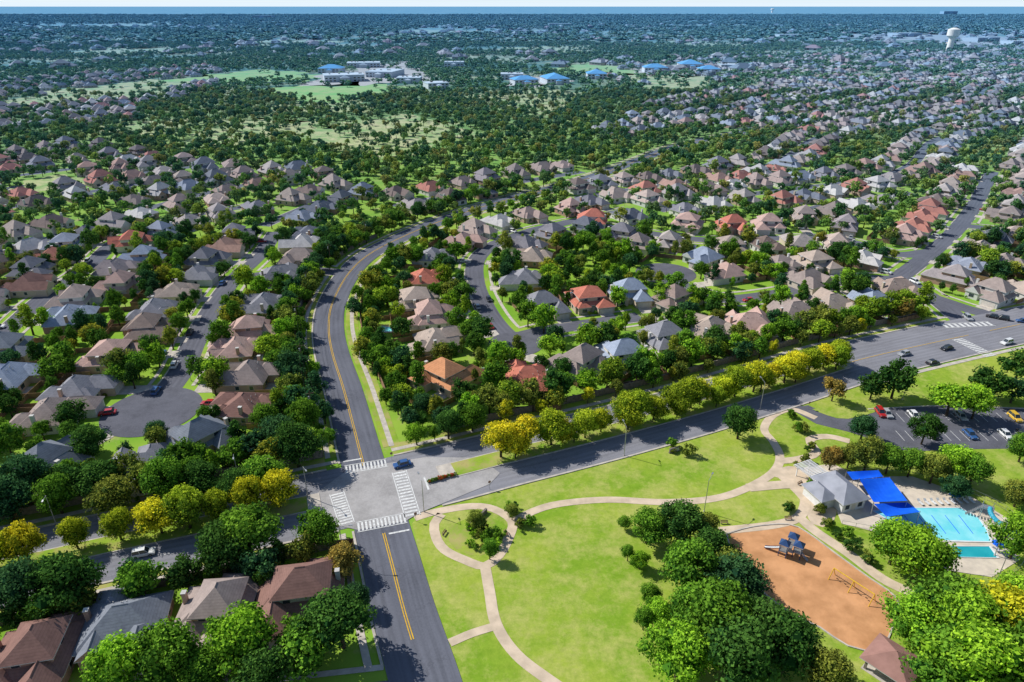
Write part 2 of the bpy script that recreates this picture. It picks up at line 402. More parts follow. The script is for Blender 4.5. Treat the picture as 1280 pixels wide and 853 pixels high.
notint=lambda P:inpoly(P[:,0],P[:,1],ip)
for o in(-0.22,0.22):
    line(nroad,o,0.17,'yellow',0.15,None,'centre_line',notint);line(sroad[:int(len(sroad)*0.72)],o,0.2,'yellow',0.15,None,'centre_line',notint)
line(offset(low,0),0,0.15,'white',0.11,(12,3.2),'lane_marking',onroads);line(low,14.4,0.15,'white',0.11,(12,3.2),'lane_marking',onroads)
line(low[low[:,0]>G(1070,460)[0]],7.2,0.2,'yellow',0.11,None,'centre_line',onroads)
line(sroad,3.6,0.13,'white',0.15,(9,3),'lane_marking',notint)
def crosswalk(a,b,width,n,z=0.17):
    a=np.array(G(*a));b=np.array(G(*b));d=b-a;L=np.linalg.norm(d);d/=L;nn=np.array([-d[1],d[0]]);mb=MB()
    for i in range(n):
        c=a+d*(L*(i+0.5)/n);hw=L/n*0.27
        vs=[(*(c+d*s1*hw+nn*s2*width/2),z) for s1,s2 in((-1,-1),(1,-1),(1,1),(-1,1))];mb.add(vs,[(0,1,2,3)],'white')
    for s2 in(-1,1):
        c0=a+nn*s2*(width/2+0.25);c1=b+nn*s2*(width/2+0.25)
        mb.add([(*(c0-nn*0.12),z),(*(c1-nn*0.12),z),(*(c1+nn*0.12),z),(*(c0+nn*0.12),z)],[(0,1,2,3)],'white')
    mb.obj('crosswalk')
crosswalk((431,588),(484,579),2.8,12);crosswalk((499,590),(516,646),3.0,15)
crosswalk((421,617),(434,656),2.8,12);crosswalk((446,660),(508,648),2.8,13)
crosswalk((1196,424),(1240,446),3.5,13,0.12);crosswalk((1178,408),(1240,405),3.0,9,0.12)
def stopbar(a,b,z=0.155):
    a=np.array(G(*a));b=np.array(G(*b));d=(b-a)/np.linalg.norm(b-a);nn=np.array([-d[1],d[0]])*.25;mb=MB()
    mb.add([(*(a-nn),z),(*(b-nn),z),(*(b+nn),z),(*(a+nn),z)],[(0,1,2,3)],'white');mb.obj('stop_line')
stopbar((429,578),(452,574));stopbar((486,668),(512,663));stopbar((530,597),(536,613))
# ---------------------------------------------------------------- park
parkpoly=GL([(515,655),(524,643),(614,607),(700,587),(800,565),(900,538),(985,508),(1080,479),(1150,463),(1290,433),(1600,480),(1700,1100),(650,1100),(578,860),(550,785),(532,720)])
polyobj('park_lawn',parkpoly,0.02,'park')
I,J=np.meshgrid(np.arange(NX),np.arange(NY),indexing='ij')
pm=inpoly(I*CS+GX0,J*CS+GY0,parkpoly);occ[pm&(occ==0)]=3;del I,J
def path(l,w,z,name='park_path',k='path'):
    p=smooth(GL(l),1.5);r=RB();r.strip(p,-w/2,w/2,z);r.obj(name,k);return p
path([(518,648),(545,640),(590,633),(618,637),(640,652),(636,672),(624,694),(606,708),(580,700),(556,688),(545,672),(543,655),(552,643)],2.2,0.060)
path([(640,654),(665,640),(700,630),(760,625),(830,628),(890,624),(930,612),(965,592),(975,572),(966,552),(955,537),(966,520),(990,512),(1020,523)],2.2,0.064)
path([(606,706),(612,740),(620,780),(645,818),(690,853),(760,900)],2.2,0.068)
path([(619,783),(590,792),(562,804)],1.8,0.072)
path([(965,592),(990,600),(1006,622),(1000,645),(970,656),(900,664)],2.4,0.076)
path([(1000,648),(1020,665),(1060,692),(1110,728),(1170,752)],2.6,0.080)
path([(972,577),(1000,574),(1020,566),(1012,550),(1035,546),(1062,552)],2.4,0.084)
path([(935,610),(990,606),(1030,612),(1060,622)],3.0,0.088)
polyobj('plaza_pavement',blob(GL([(965,590),(985,583),(1020,590),(1045,620),(1040,655),(1015,655),(1000,625)])),0.055,'path')
mulchpoly=blob(GL([(908,668),(940,659),(985,656),(1010,667),(1045,693),(1085,722),(1120,748),(1118,775),(1100,812),(1060,808),(1025,785),(985,765),(945,733),(918,700)]))
polyobj('playground_mulch',mulchpoly,0.050,'mulch')
mp=np.array(mulchpoly+[mulchpoly[0]]);r=RB();r.strip(mp,-0.15,0.15,0.22,0.22);r.obj('playground_edging','conc')
polyobj('garden_bed',blob(GL([(560,660),(585,648),(615,648),(630,660),(622,682),(600,695),(575,690),(562,678)])),0.035,'verge')
polyobj('parking_lot',GL([(985,510),(1010,507),(1040,520),(1085,512),(1180,508),(1300,512),(1340,560),(1200,562),(1110,566),(1085,548),(1060,540),(1020,530)]),0.06,'asph_lot')
polyobj('lawn_island',blob(GL([(1015,512),(1060,506),(1100,512),(1060,524),(1035,520)])),0.10,'park')
r=RB();island=smooth(GL([(1085,512),(1180,508),(1300,512)]));r.strip(island,-0.2,0.2,0.2,0.2);r.obj('kerb','conc')
mb=MB()
for row_ in((1125,1290,522),(1125,1290,545)):
    for u in np.arange(row_[0],row_[1],11.5):
        x,y=G(u,row_[2]);mb.box(x-0.06,x+0.06,y-2.4,y+2.4,0.07,0.075,'white')
mb.obj('parking_bay_marking')
# ---------------------------------------------------------------- houses
def window(mb,x,y,z,w,h,axis,sgn):
    for (e,k,g) in((0.04,'trim',0.12),(0.07,'glass',0.0)):
        if axis=='y': mb.box(x-w/2-g,x+w/2+g,min(y,y+sgn*e),max(y,y+sgn*e),z-g,z+h+g,k)
        else: mb.box(min(x,x+sgn*e),max(x,x+sgn*e),y-w/2-g,y+w/2+g,z-g,z+h+g,k)
def house(i,two,rk='roof'):
    R=random.Random(100+i);mb=MB();w=R.uniform(12.0,15.5);d=R.uniform(9.0,12);h=3.0;pt=R.uniform(0.55,0.78);sd=R.choice((-1,1))
    mb.box(-w/2,w/2,-d/2,d/2,0,h,'wall');mb.hip(-w/2,w/2,-d/2,d/2,h,pt,0.5,k=rk)
    gx=sd*(w/2-3.3);gd=R.uniform(3,6)
    mb.box(gx-3.2,gx+3.2,-d/2-gd,-d/2+2,0,h-0.06,'wall');mb.hip(gx-3.2,gx+3.2,-d/2-gd,-d/2+4.5,h-0.06,pt+0.03,0.45,gable=R.random()<0.35,k=rk,axis='y')
    mb.box(gx-2.5,gx+2.5,-d/2-gd-0.05,-d/2-gd,0,2.2,'door')
    for zz in (0.55,1.1,1.65): mb.box(gx-2.45,gx+2.45,-d/2-gd-0.06,-d/2-gd-0.045,zz,zz+0.04,'trim')
    fx=-sd*(w/2-3.0)
    mb.box(fx-2.3,fx+2.3,-d/2-1.6,-d/2+1,0,h-0.03,'wall');mb.hip(fx-2.3,fx+2.3,-d/2-1.6,-d/2+3.5,h-0.03,pt+0.1,0.4,gable=R.random()<0.5,k=rk,axis='y')
    window(mb,fx,-d/2-1.6,0.9,1.8,1.3,'y',-1)
    rx=R.choice((-1,1))*(w/2-3.8)
    mb.box(rx-3.2,rx+3.2,d/2-1,d/2+3.2,0,h-0.045,'wall');mb.hip(rx-3.2,rx+3.2,d/2-4,d/2+3.2,h-0.045,pt-0.04,0.45,k=rk,axis='y')
    window(mb,rx,d/2+3.2,0.8,2.2,1.5,'y',1)
    window(mb,-rx,d/2,0.8,2.0,1.4,'y',1)
    for s_ in(-1,1):
        for yy in(-2.2,2.0): window(mb,s_*w/2,yy,1.0,1.1,1.2,'x',s_)
    mb.box(-0.55,0.55,-d/2-0.06,-d/2,0,2.15,'door');window(mb,1.7,-d/2,0.9,1.0,1.3,'y',-1)
    if two:
        a=w*R.uniform(0.28,0.38);b=d*R.uniform(0.36,0.46);ox=R.uniform(-1.5,1.5);h2=5.7
        mb.box(ox-a,ox+a,-b+0.3,b+0.3,h,h2,'wall');mb.hip(ox-a,ox+a,-b+0.3,b+0.3,h2,pt,0.5,k=rk)
        for xx in(-a*0.5,a*0.5):
            window(mb,ox+xx,-b+0.3,4.2,1.3,1.1,'y',-1);window(mb,ox+xx,b+0.3,4.2,1.3,1.1,'y',1)
        for s_ in(-1,1): window(mb,ox+s_*a,0.3,4.2,1.3,1.1,'x',s_)
    cx=-sd*(w/2-0.6);ch_=h+d/2*pt*0.55+.9;mb.box(cx-0.4,cx+0.4,1.0,1.9,0,ch_,'wall');mb.box(cx-0.47,cx+0.47,0.93,1.97,ch_,ch_+.13,'trim')
    for _ in range(4):
        vx=R.uniform(-w/4,w/4);vy=R.uniform(1,d/4+0.5)
        if not two:
            zz=h+(d/2+0.5-abs(vy))*pt;mb.cyl((vx,vy,zz-0.1),(vx,vy,zz+0.45),0.09,0.09,6,'trim')
    mb.box(-rx-2.2,-rx+2.2,d/2,d/2+3,0,0.12,'conc')
    return mb.mesh('brick_house'),w,d,gd,gx
HV=[house(i,i%5 in(1,3)) for i in range(14)]
local_pts=np.concatenate([p for p in loc.values()])
houses=[]
def place_house(x,y,col=None,ang=None,var=None):
    if ang is None:
        d=((local_pts-np.array([x,y]))**2).sum(1);k=d.argmin();t=local_pts[k]
        ang=math.atan2(t[1]-y,t[0]-x)+math.pi/2
    ang+=random.uniform(-.06,.06)
    if var is None: var=random.randrange(len(HV))
    me=HV[var][0]
    if col is None:
        c=random.choice(ROOFS);f=random.uniform(0.85,1.12);col=tuple(a*f for a in c)
    put('brick_house',me,(x,y,0),ang,1,col)
    houses.append((x,y,ang,var));stamp(x,y,8.6,2)
RED=(0.50,0.18,0.13);ORG=(0.62,0.29,0.15);GR=(0.26,0.26,0.29);SL=(0.21,0.23,0.27);TAN=(0.43,0.35,0.30);BR=(0.24,0.14,0.12);PK=(0.48,0.33,0.29);BG=(0.31,0.36,0.46);TP=(0.33,0.27,0.25);WT=(0.56,0.54,0.53)
HH=[(40,812,BR),(155,772,SL),(268,757,TP),(375,735,BR),(62,575,SL),(168,580,GR),(252,542,SL),(305,502,BR),(62,512,TP),(10,468,BG),(140,440,PK),(85,393,BG),(192,385,GR),(95,482,GR),
(150,352,PK),(5,432,SL),(245,340,GR),(312,464,TP),(295,432,PK),(312,408,PK),(330,378,GR),(350,340,GR),(375,318,TP),(180,318,BG),(165,300,RED),(35,352,BR),
(557,466,ORG),(660,468,RED),(543,422,TAN),(538,392,PK),(520,372,TAN),(530,345,RED),(540,318,GR),(578,298,PK),(725,449,TP),(782,440,BG),(832,417,GR),(887,408,TAN),(938,402,PK),(736,371,RED),(785,363,BG),(680,379,GR),(655,345,GR),(665,318,TAN),
(800,303,TP),(712,258,PK),(740,272,RED),(860,276,PK),(915,280,RED),(960,278,PK),(1005,268,TP),(880,317,BG),(908,337,PK),(1020,325,TAN),(1078,320,WT),(1130,292,PK),(975,325,TP),(1040,378,TAN),(1092,372,BG),(995,388,TP),(1240,362,TP),(1285,358,TAN),(1255,325,TP),(1010,345,TP)]
for u,v,c in HH:
    x,y=G(u,v,4.0);place_house(x,y,c)
def try_along(pts,off,pitch,start=0.0,cb=None,rad=8):
    L=np.concatenate([[0],np.cumsum(np.linalg.norm(np.diff(pts,axis=0),axis=1))]);n=normals(pts);s=start
    while s<L[-1]:
        k=int(np.searchsorted(L,s));k=min(k,len(pts)-1)
        for sg in(1,-1):
            c=pts[k]+n[k]*(off+random.uniform(-1,1.5))*sg
            ok=True
            for dx in(-rad,0,rad):
                for dy in(-rad,0,rad):
                    if q(c[0]+dx,c[1]+dy)!=0: ok=False
            if ok:
                ang=math.atan2(-n[k][1]*sg,-n[k][0]*sg)+math.pi/2
                cb(c[0],c[1],ang)
        s+=pitch
for p in loc.values():
    try_along(p,17.5,3.0,2.0,cb=lambda x,y,a:place_house(x,y,None,a),rad=7.2)
A=GL([(380,300),(470,272),(540,225),(740,175),(850,125),(1000,98),(1290,88),(1500,140),(1600,330),(1280,345),(1100,330),(900,330),(650,330)])
B=GL([(-300,520),(-300,190),(120,180),(300,215),(440,218),(500,268),(420,300),(380,500),(0,600)])
C=GL([(-300,135),(-100,110),(250,84),(320,96),(250,112),(180,150),(0,165)])
D=GL([(700,85),(900,70),(1290,62),(1400,85),(1000,95),(820,112)])
streets=[];farh=[]
def family(poly,ang,sp,ph):
    d=np.array([math.cos(ang),math.sin(ang)]);n=np.array([-d[1],d[0]]);c=np.mean(np.array(poly),0)
    for k in range(-40,41):
        s=np.arange(-1600,1600,6.0)
        P=c+np.outer(s,d)+np.outer(k*sp+20*np.sin(s/100+k*1.1+ph)+8*np.sin(s/47+k),n)
        ok=inpoly(P[:,0],P[:,1],poly)&(q(P[:,0],P[:,1])==0)&(P[:,1]>60)&(P[:,1]<2300)
        for o in(-9,9): Q=offset(P,o);ok&=(q(Q[:,0],Q[:,1])!=1)&(q(Q[:,0],Q[:,1])!=2)
        i=0
        while i<len(P):
            if ok[i]:
                j=i
                while j+1<len(P) and ok[j+1]: j+=1
                if j-i>7: streets.append(P[i:j+1]);stamp_line(P[i:j+1],4.0)
                i=j+1
            else: i+=1
family(A,math.radians(38),62,0.0);family(B,math.radians(52),64,1.0)
def addfar(x,y,a):
    if random.random()<0.08: return
    if y<430: place_house(x,y,None,a)
    else: farh.append((x,y,a+random.uniform(-.1,.1)));stamp(x,y,7.5,2)
r=RB();r2=RB()
for p in streets:
    r.strip(p,-3.7,3.7,0.022)
    for s_ in(1,-1): r2.strip(p,3.7*s_,4.2*s_,0.04)
for p in streets: try_along(p,15.0,3.0,5.0,cb=addfar,rad=7.2)
r.obj('residential_street','asph_loc');r2.obj('street_kerbs','conc')
for poly,n in((C,260),(D,420)):
    X=np.array(poly);x0,y0=X.min(0);x1,y1=X.max(0)
    for _ in range(n*3):
        x=random.uniform(x0,x1);y=random.uniform(y0,y1)
        if inpoly(x,y,poly) and q(x,y)==0: farh.append((x,y,random.choice((0.6,2.2,3.7))));stamp(x,y,9,2)
dmb=RB();fenceN=0
for (x,y,a,var) in houses:
    me,w,d,gd,gx=HV[var];ca,sa=math.cos(a),math.sin(a)
    T=lambda lx,ly:(x+lx*ca-ly*sa,y+lx*sa+ly*ca)
    y0=-d/2-gd;L=0
    while L<16 and q(*T(gx,y0-L))!=1: L+=1.0
    if L<16:
        b=len(dmb.v);zz=0.062+0.001*(len(dmb.v)%7)
        dmb.v+=[(*T(gx-2.6,y0-L),zz),(*T(gx+2.6,y0-L),zz),(*T(gx+2.6,y0),zz),(*T(gx-2.6,y0),zz)];dmb.f.append([b,b+1,b+2,b+3]);dmb.uv+=[(0,0)]*4
    if y<330 and fenceN<110:
        yb=d/2+9.5;hw=w/2+1.6
        if all(q(*T(px,py))!=1 and q(*T(px,py))!=3 for px in(-hw,0,hw) for py in(yb,yb+1.5)):
            mb=MB()
            mb.box(-hw,hw,yb,yb+0.08,0,1.8,'wood')
            for s_ in(-1,1): mb.box(s_*hw-0.04,s_*hw+0.04,d/2-2,yb-0.003,0,1.8,'wood')
            for px in np.arange(-hw+0.3,hw,2.4): mb.box(px-0.06,px+0.06,yb+0.083,yb+0.18,0,1.9,'wood')
            mb.obj('wooden_fence',(x,y,0),a);fenceN+=1
dmb.obj('driveways','conc')
def kidney(x,y,s,name='garden_swimming_pool'):
    pts=[]
    for i in range(24):
        t=2*math.pi*i/24;rr=s*(1+0.22*math.cos(2*t+0.6));pts.append((x+rr*1.3*math.cos(t),y+rr*math.sin(t)))
    mb=MB();n=24
    mb.add([(p[0],p[1],0.16) for p in pts],[list(range(n))],'water')
    o=[(x+(p[0]-x)*1.3,y+(p[1]-y)*1.3) for p in pts]
    mb.add([(p[0],p[1],0.2) for p in pts]+[(p[0],p[1],0.2) for p in o],[(i,i+n,(i+1)%n+n,(i+1)%n) for i in range(n)],'deck')
    mb.obj(name);stamp(x,y,s*1.8,2)
for u,v in((328,567),(480,412),(1105,400),(215,300),(960,425)): kidney(*G(u,v),2.6)
# ---------------------------------------------------------------- walls
def wall(h,name,k,off):
    p=off
    r=RB();P=p;sk=(roadocc[np.clip(((P[:,0]-GX0)/CS).astype(int),0,NX-1),np.clip(((P[:,1]-GY0)/CS).astype(int),0,NY-1)]==1)
    r.strip(p,-0.15,0.15,h,h,sk)
    o=r.obj(name,k)
    mb=MB()
    for i in range(0,len(p),3):
        if not sk[i]: mb.box(p[i][0]-0.28,p[i][0]+0.28,p[i][1]-0.28,p[i][1]+0.28,0,h+0.2,k)
    if mb.f: q_=mb.obj('piers');q_.parent=o
lw=offset(low,25.0)
wall(2.2,'stone_wall','stone',lw[(lw[:,0]<G(400,600)[0])])
wall(2.2,'stone_wall','stone',lw[(lw[:,0]>G(540,560)[0])&(lw[:,0]<G(1165,405)[0])])
ls=offset(low,-9.5);wall(2.0,'stone_wall','stone',ls[ls[:,0]<G(428,672)[0]])
nn=nroad[(nroad[:,1]>170)&(nroad[:,1]<330)]
wall(2.0,'stone_wall','stone',offset(nn,11.5));wall(1.9,'wooden_fence','wood',offset(nn[:-4],-11.5))
# ---------------------------------------------------------------- trees
def tree_mesh(seed,h,rad,nc,nl,leaf,k='leaf',kind='oak',limbs=5,flat=0.36):
    R=np.random.default_rng(seed)
    mb=MB()
    ch=h*0.62;rz=h*flat
    tr=0.035*h
    segs=5 if nc>15 else 4
    mb.cyl((0,0,0),(0.1,0.05,h*0.38),tr,tr*0.65,segs+1,'bark')
    C=[]
    sq=R.uniform(.85,1.15)
    for i in range(nc):
        z=R.uniform(-0.8,1.0);a=R.uniform(0,2*math.pi) if i>=6 else i*1.05+R.uniform(-.3,.3)
        rr=math.sqrt(max(0,1-z*z))*R.uniform(0.45,1.0)*R.uniform(0.78,1.15)
        if kind=='cone': rr*=0.65*(1.1-0.5*z)
        C.append(np.array([rr*rad*0.82*sq*math.cos(a),rr*rad*0.82/sq*math.sin(a),ch+z*rz*0.82]))
    for c in C[:limbs]: mb.cyl((0.05,0.02,h*0.33),tuple(c),tr*0.5,tr*0.12,4,'bark')
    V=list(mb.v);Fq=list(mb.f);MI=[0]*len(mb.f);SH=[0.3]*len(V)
    oct_=np.array([(1,0,0),(-1,0,0),(0,1,0),(0,-1,0),(0,0,1),(0,0,-1)],float);of=[(0,2,4),(2,1,4),(1,3,4),(3,0,4),(2,0,5),(1,2,5),(3,1,5),(0,3,5)]
    for c in C:
        cr=rad*R.uniform(0.20,0.42);csh=R.uniform(0.05,0.8)
        b=len(V);rot=R.uniform(0.5,0.7,(6,1))
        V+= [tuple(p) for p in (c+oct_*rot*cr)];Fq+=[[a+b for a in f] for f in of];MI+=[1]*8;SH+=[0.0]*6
        n=nl;d=R.normal(size=(n,3));d[:,2]+=0.35;d/=np.linalg.norm(d,axis=1)[:,None]
        r_=cr*R.uniform(0.7,1.2,(n,1));P=c+d*r_*np.array([1,1,0.85])
        nr=d+R.normal(size=(n,3))*0.6;nr/=np.linalg.norm(nr,axis=1)[:,None]
        t=np.cross(nr,R.normal(size=(n,3)));t/=np.linalg.norm(t,axis=1)[:,None];u=np.cross(nr,t)
        s=leaf*R.uniform(0.55,1.25,(n,1));s2=s*R.uniform(0.5,0.9,(n,1))
        q4=np.stack([P+t*s,P+u*s2,P-t*s*0.9,P-u*s2],1).reshape(-1,3)
        b=len(V);V+=list(map(tuple,q4));Fq+=[[b+4*i,b+4*i+1,b+4*i+2,b+4*i+3] for i in range(n)];MI+=[1]*n
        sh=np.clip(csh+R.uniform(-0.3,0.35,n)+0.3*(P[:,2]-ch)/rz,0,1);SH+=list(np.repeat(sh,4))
    me=bpy.data.meshes.new('tree_mesh');me.from_pydata(V,[],Fq);me.materials.append(M['bark']);me.materials.append(M[k])
    me.polygons.foreach_set('material_index',MI)
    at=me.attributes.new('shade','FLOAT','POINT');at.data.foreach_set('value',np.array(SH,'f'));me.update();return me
HERO=[tree_mesh(10+i,8.2,4.2,42,150,0.21) for i in range(5)]
OAK=[tree_mesh(20+i,8.2,4.2,28,75,0.31) for i in range(7)]
TALL=[tree_mesh(30+i,9.0,3.4,24,75,0.29,kind='cone',flat=0.42) for i in range(3)]
BUSH=[tree_mesh(40+i,2.2,1.5,9,70,0.17,flat=0.42,limbs=3) for i in range(3)]
MIDT=[tree_mesh(50+i,8.2,4.2,14,38,0.50,k='leaf_far',limbs=0) for i in range(7)]
FART=[tree_mesh(60+i,8.0,4.4,8,15,0.95,k='leaf_wood',limbs=0) for i in range(5)]
DK=(0.05,0.135,0.03);MD=(0.11,0.25,0.03);BRT=(0.20,0.40,0.035);YG=(0.42,0.47,0.03);OL=(0.17,0.23,0.045);BL=(0.045,0.13,0.055);BN=(0.27,0.22,0.06)
pal=[DK,DK,DK,MD,MD,MD,BRT,OL,BL,BL,(0.08,0.19,0.03),(0.24,0.37,0.035),(0.28,0.33,0.045)]
def jit(c,a=0.18):
    f=random.uniform(1-a,1+a);g=random.uniform(1-a/3,1+a/3);return (c[0]*f*g,c[1]*f,c[2]*f)
def tree(x,y,r,c,kind='oak_tree',hero=False):
    ms=(HERO if hero else OAK) if kind in('oak_tree','elm_tree') else TALL
    s=r/4.2
    put(kind,random.choice(ms),(x,y,-0.02),random.uniform(0,6.28),(s*random.uniform(.9,1.12),s*random.uniform(.9,1.12),s**0.75*random.uniform(0.88,1.15)),jit(c))
def treepx(u,v,r,c,kind='oak_tree'):
    h=8.2*(r/4.2)**0.75;x,y=G(u,v,0.55*h);tree(x,y,r,c,kind,v>500);stamp(x,y,r*0.8,4)
for l in [(850,652,6,DK),(810,658,4.5,MD),(890,688,5,DK),(862,715,6,MD),(920,735,6,BL),(950,785,7,DK),(895,775,7,MD),(850,815,6.5,BRT),(985,812,6,DK),(925,835,7,DK),(822,765,3,BRT),(885,655,3.0,OL),(1035,845,4.5,OL),(865,765,5,MD),(905,712,4,OL),
 (1145,775,5.5,BRT),(1185,765,6.5,MD),(1215,790,7.5,BRT),(1255,785,7,YG),(1185,830,6.5,MD),(1275,750,5.5,BRT),(1230,840,8,BRT),(1290,830,8,MD),
 (1120,680,5.5,BRT),(1152,698,6,BRT),(1272,675,5,BRT),(925,530,4.6,DK),(1080,533,4.2,BL),(1157,538,4.2,DK),(1120,477,6,DK),(1092,482,4.5,DK),(1190,498,6,BRT),(1222,503,5.5,BRT),(1240,478,6,DK),(1275,460,6,DK),(1270,485,5,BL),(1043,487,3.6,BN),
 (1085,570,4.2,OL),(1112,575,4,MD),(1140,578,4.2,MD),(1168,586,4.2,OL),(1195,578,5,BRT),(1218,590,4,MD),(1040,573,3.2,BN),(1275,615,4,OL),(1063,570,3.2,OL),(1280,560,4,MD),(1195,608,3.6,BL),
 (782,653,1.6,MD),(800,700,2.0,BRT),(812,745,2.2,MD),(785,692,1.5,MD),(805,775,2.0,MD),(640,640,1.8,OL),(594,650,2.2,OL),(612,688,2.0,MD),
 (425,780,6.2,DK),(300,802,6.5,BRT),(210,825,6.0,MD),(150,840,5.5,BRT),(75,735,7,DK),(310,668,7.2,MD),(280,688,6,DK),(398,662,5,MD),(428,700,4,BN),(255,838,4.5,MD),(30,740,6,BL),(60,765,3.5,MD),(330,842,5,DK),(445,745,3.2,BL),
 (370,560,6,DK),(345,540,5.5,BL),(330,520,4.5,MD),(270,465,5.0,BRT),(195,540,3.5,BL),(110,555,5,DK),(30,600,6,BL),(120,600,5,DK),(205,605,6,MD),(140,622,5,OL),(250,600,5,DK),(330,595,5.5,MD),(300,610,5,DK),(5,625,6,BL),(70,620,5,MD),(380,520,5,MD),(365,480,4.5,OL),(370,440,5,DK),(345,450,4,MD),
 (590,522,4.2,MD),(560,532,4,DK),(628,505,4,OL),(528,505,3.2,BL),(520,542,3.2,BRT),(622,447,5,BRT),(588,410,4.5,MD),(565,365,4.0,OL),(688,430,4.2,BRT),(772,406,4.2,BRT),(680,400,5.2,BRT),(828,367,4.5,BRT),(865,369,3.6,BRT),(980,402,4.2,MD),(1130,387,4,BN)]:
    treepx(*l,kind='oak_tree')
def row(line,sp,r,kind,x0,x1,j=1.0,rj=0.22,cl=None,hero=False):
    L=np.concatenate([[0],np.cumsum(np.linalg.norm(np.diff(line,axis=0),axis=1))]);s=0
    while s<L[-1]:
        k=min(int(np.searchsorted(L,s)),len(line)-1);x,y=line[k]
        if x0<x<x1:
            rr=r*random.uniform(1-rj,1+rj);x+=random.uniform(-j,j);y+=random.uniform(-j*.5,j*.5)
            tree(x,y,rr,random.choice(cl),kind,hero);stamp(x,y,rr*.7,4)
        s+=sp*random.uniform(0.85,1.15)
YY=[YG,(0.36,0.44,0.03),(0.46,0.48,0.03),(0.28,0.38,0.03),(0.22,0.34,0.03)]
mR0,mR1=G(612,585)[0],G(1062,455)[0]
row(offset(low,7.6),6.0,4.5,'elm_tree',mR0,mR1,cl=YY,hero=True);row(offset(low,5.8),16,3.1,'elm_tree',mR0,mR1,cl=YY,hero=True)
row(offset(low,7.5),7.0,4.1,'elm_tree',-220,G(372,640)[0],cl=YY,hero=True)
row(offset(low,28.5),6.0,4.2,'oak_tree',mR0-6,G(1150,405)[0],1.5,cl=[DK,MD,MD,BRT,OL,(0.17,0.29,0.03)])
row(offset(low,22.6),13,2.5,'oak_tree',mR0,G(1150,405)[0],0.5,cl=[OL,YG,MD])
row(offset(low,28.0),6.0,4.6,'oak_tree',-230,G(395,600)[0],1.5,cl=[DK,MD,BL,OL])
row(offset(low,-12.5),9.0,3.8,'oak_tree',-230,G(400,680)[0],1.5,cl=[DK,MD,BL,OL])
nn2=nroad[(nroad[:,1]>172)&(nroad[:,1]<420)]
row(offset(nn2,14.5),6.0,3.9,'oak_tree',-1000,1000,1.2,cl=[DK,MD,BL,OL,BRT]);row(offset(nn2,9.8),13,2.2,'oak_tree',-1000,1000,0.3,cl=[MD,OL])
row(offset(nn2,-15),10,2.8,'oak_tree',-1000,1000,1.2,cl=[DK,MD,BRT,OL])
def grid_pts(y0,y1,cell,margin=40):
    out=[]
    for y in np.arange(y0,y1,cell):
        xm=0.82*y+margin;xs=np.arange(-xm,xm,cell)
        out.append(np.stack([xs+rng.uniform(-.5,.5,len(xs))*cell,y+rng.uniform(-.5,.5,len(xs))*cell],1))
    return np.concatenate(out)
def openview(P,pr=0.4,ph=0.5):
    # keep kerbside and south-facing house fronts more open
    a=(q(P[:,0],P[:,1]+4)==1)|(q(P[:,0],P[:,1]+7)==1)
    b=(q(P[:,0],P[:,1]+5)==2)|(q(P[:,0],P[:,1]+8)==2)
    f=np.ones(len(P));f[b]*=ph;f[a]*=pr
    return P[rng.random(len(P))<f]
P=grid_pts(75,330,5.6)
m=(q(P[:,0],P[:,1])==0)
for dx,dy in((1.8,0),(-1.8,0),(0,1.8),(0,-1.8)): m&=(q(P[:,0]+dx,P[:,1]+dy)!=1)
P=openview(P[m],0.34,0.55);P=P[rng.random(len(P))<0.82]
for x,y in P:
    tree(x,y,random.choice((1.6,2.0,2.6,3.0,3.6,4.0,4.8)),random.choice(pal),random.choice(('oak_tree','oak_tree','elm_tree','cedar_tree')))
def bushpx(u,v,s,c):
    x,y=G(u,v);put('shrub',random.choice(BUSH),(x,y,0),random.uniform(0,6),s*random.uniform(.85,1.2),jit(c))
for k in range(20):
    a=random.uniform(0,6.28);rr=random.uniform(0.3,1);bushpx(596+30*rr*math.cos(a),677+15*rr*math.sin(a),random.uniform(.4,1.0),random.choice((MD,OL,BN,BRT)))
for k in range(16): bushpx(536+2.2*k,604-0.6*k,0.4,random.choice((OL,(0.4,0.12,0.04),MD)))
for u,v in((845,563),(855,566),(640,640),(655,660),(1025,640),(1035,660),(1050,675),(1065,690),(1000,540),(1010,560),(1000,580),(990,640),(1015,610),(1085,705),(985,520)):
    for _ in range(3): bushpx(u+random.uniform(-8,8),v+random.uniform(-4,4),random.uniform(.6,1.2),random.choice((MD,OL,DK)))
hs=[h for h in houses if h[1]<330]
for (x,y,a,var) in hs:
    me,w,d,gd,gx=HV[var];ca,sa=math.cos(a),math.sin(a)
    for _ in range(3):
        lx=random.uniform(-w/2,w/2);ly=-d/2-2.6 if abs(lx-gx)>3.5 else d/2+5
        put('shrub',random.choice(BUSH),(x+lx*ca-ly*sa,y+lx*sa+ly*ca,0),random.uniform(0,6),random.uniform(.4,.8),jit(random.choice((MD,BRT,OL))))
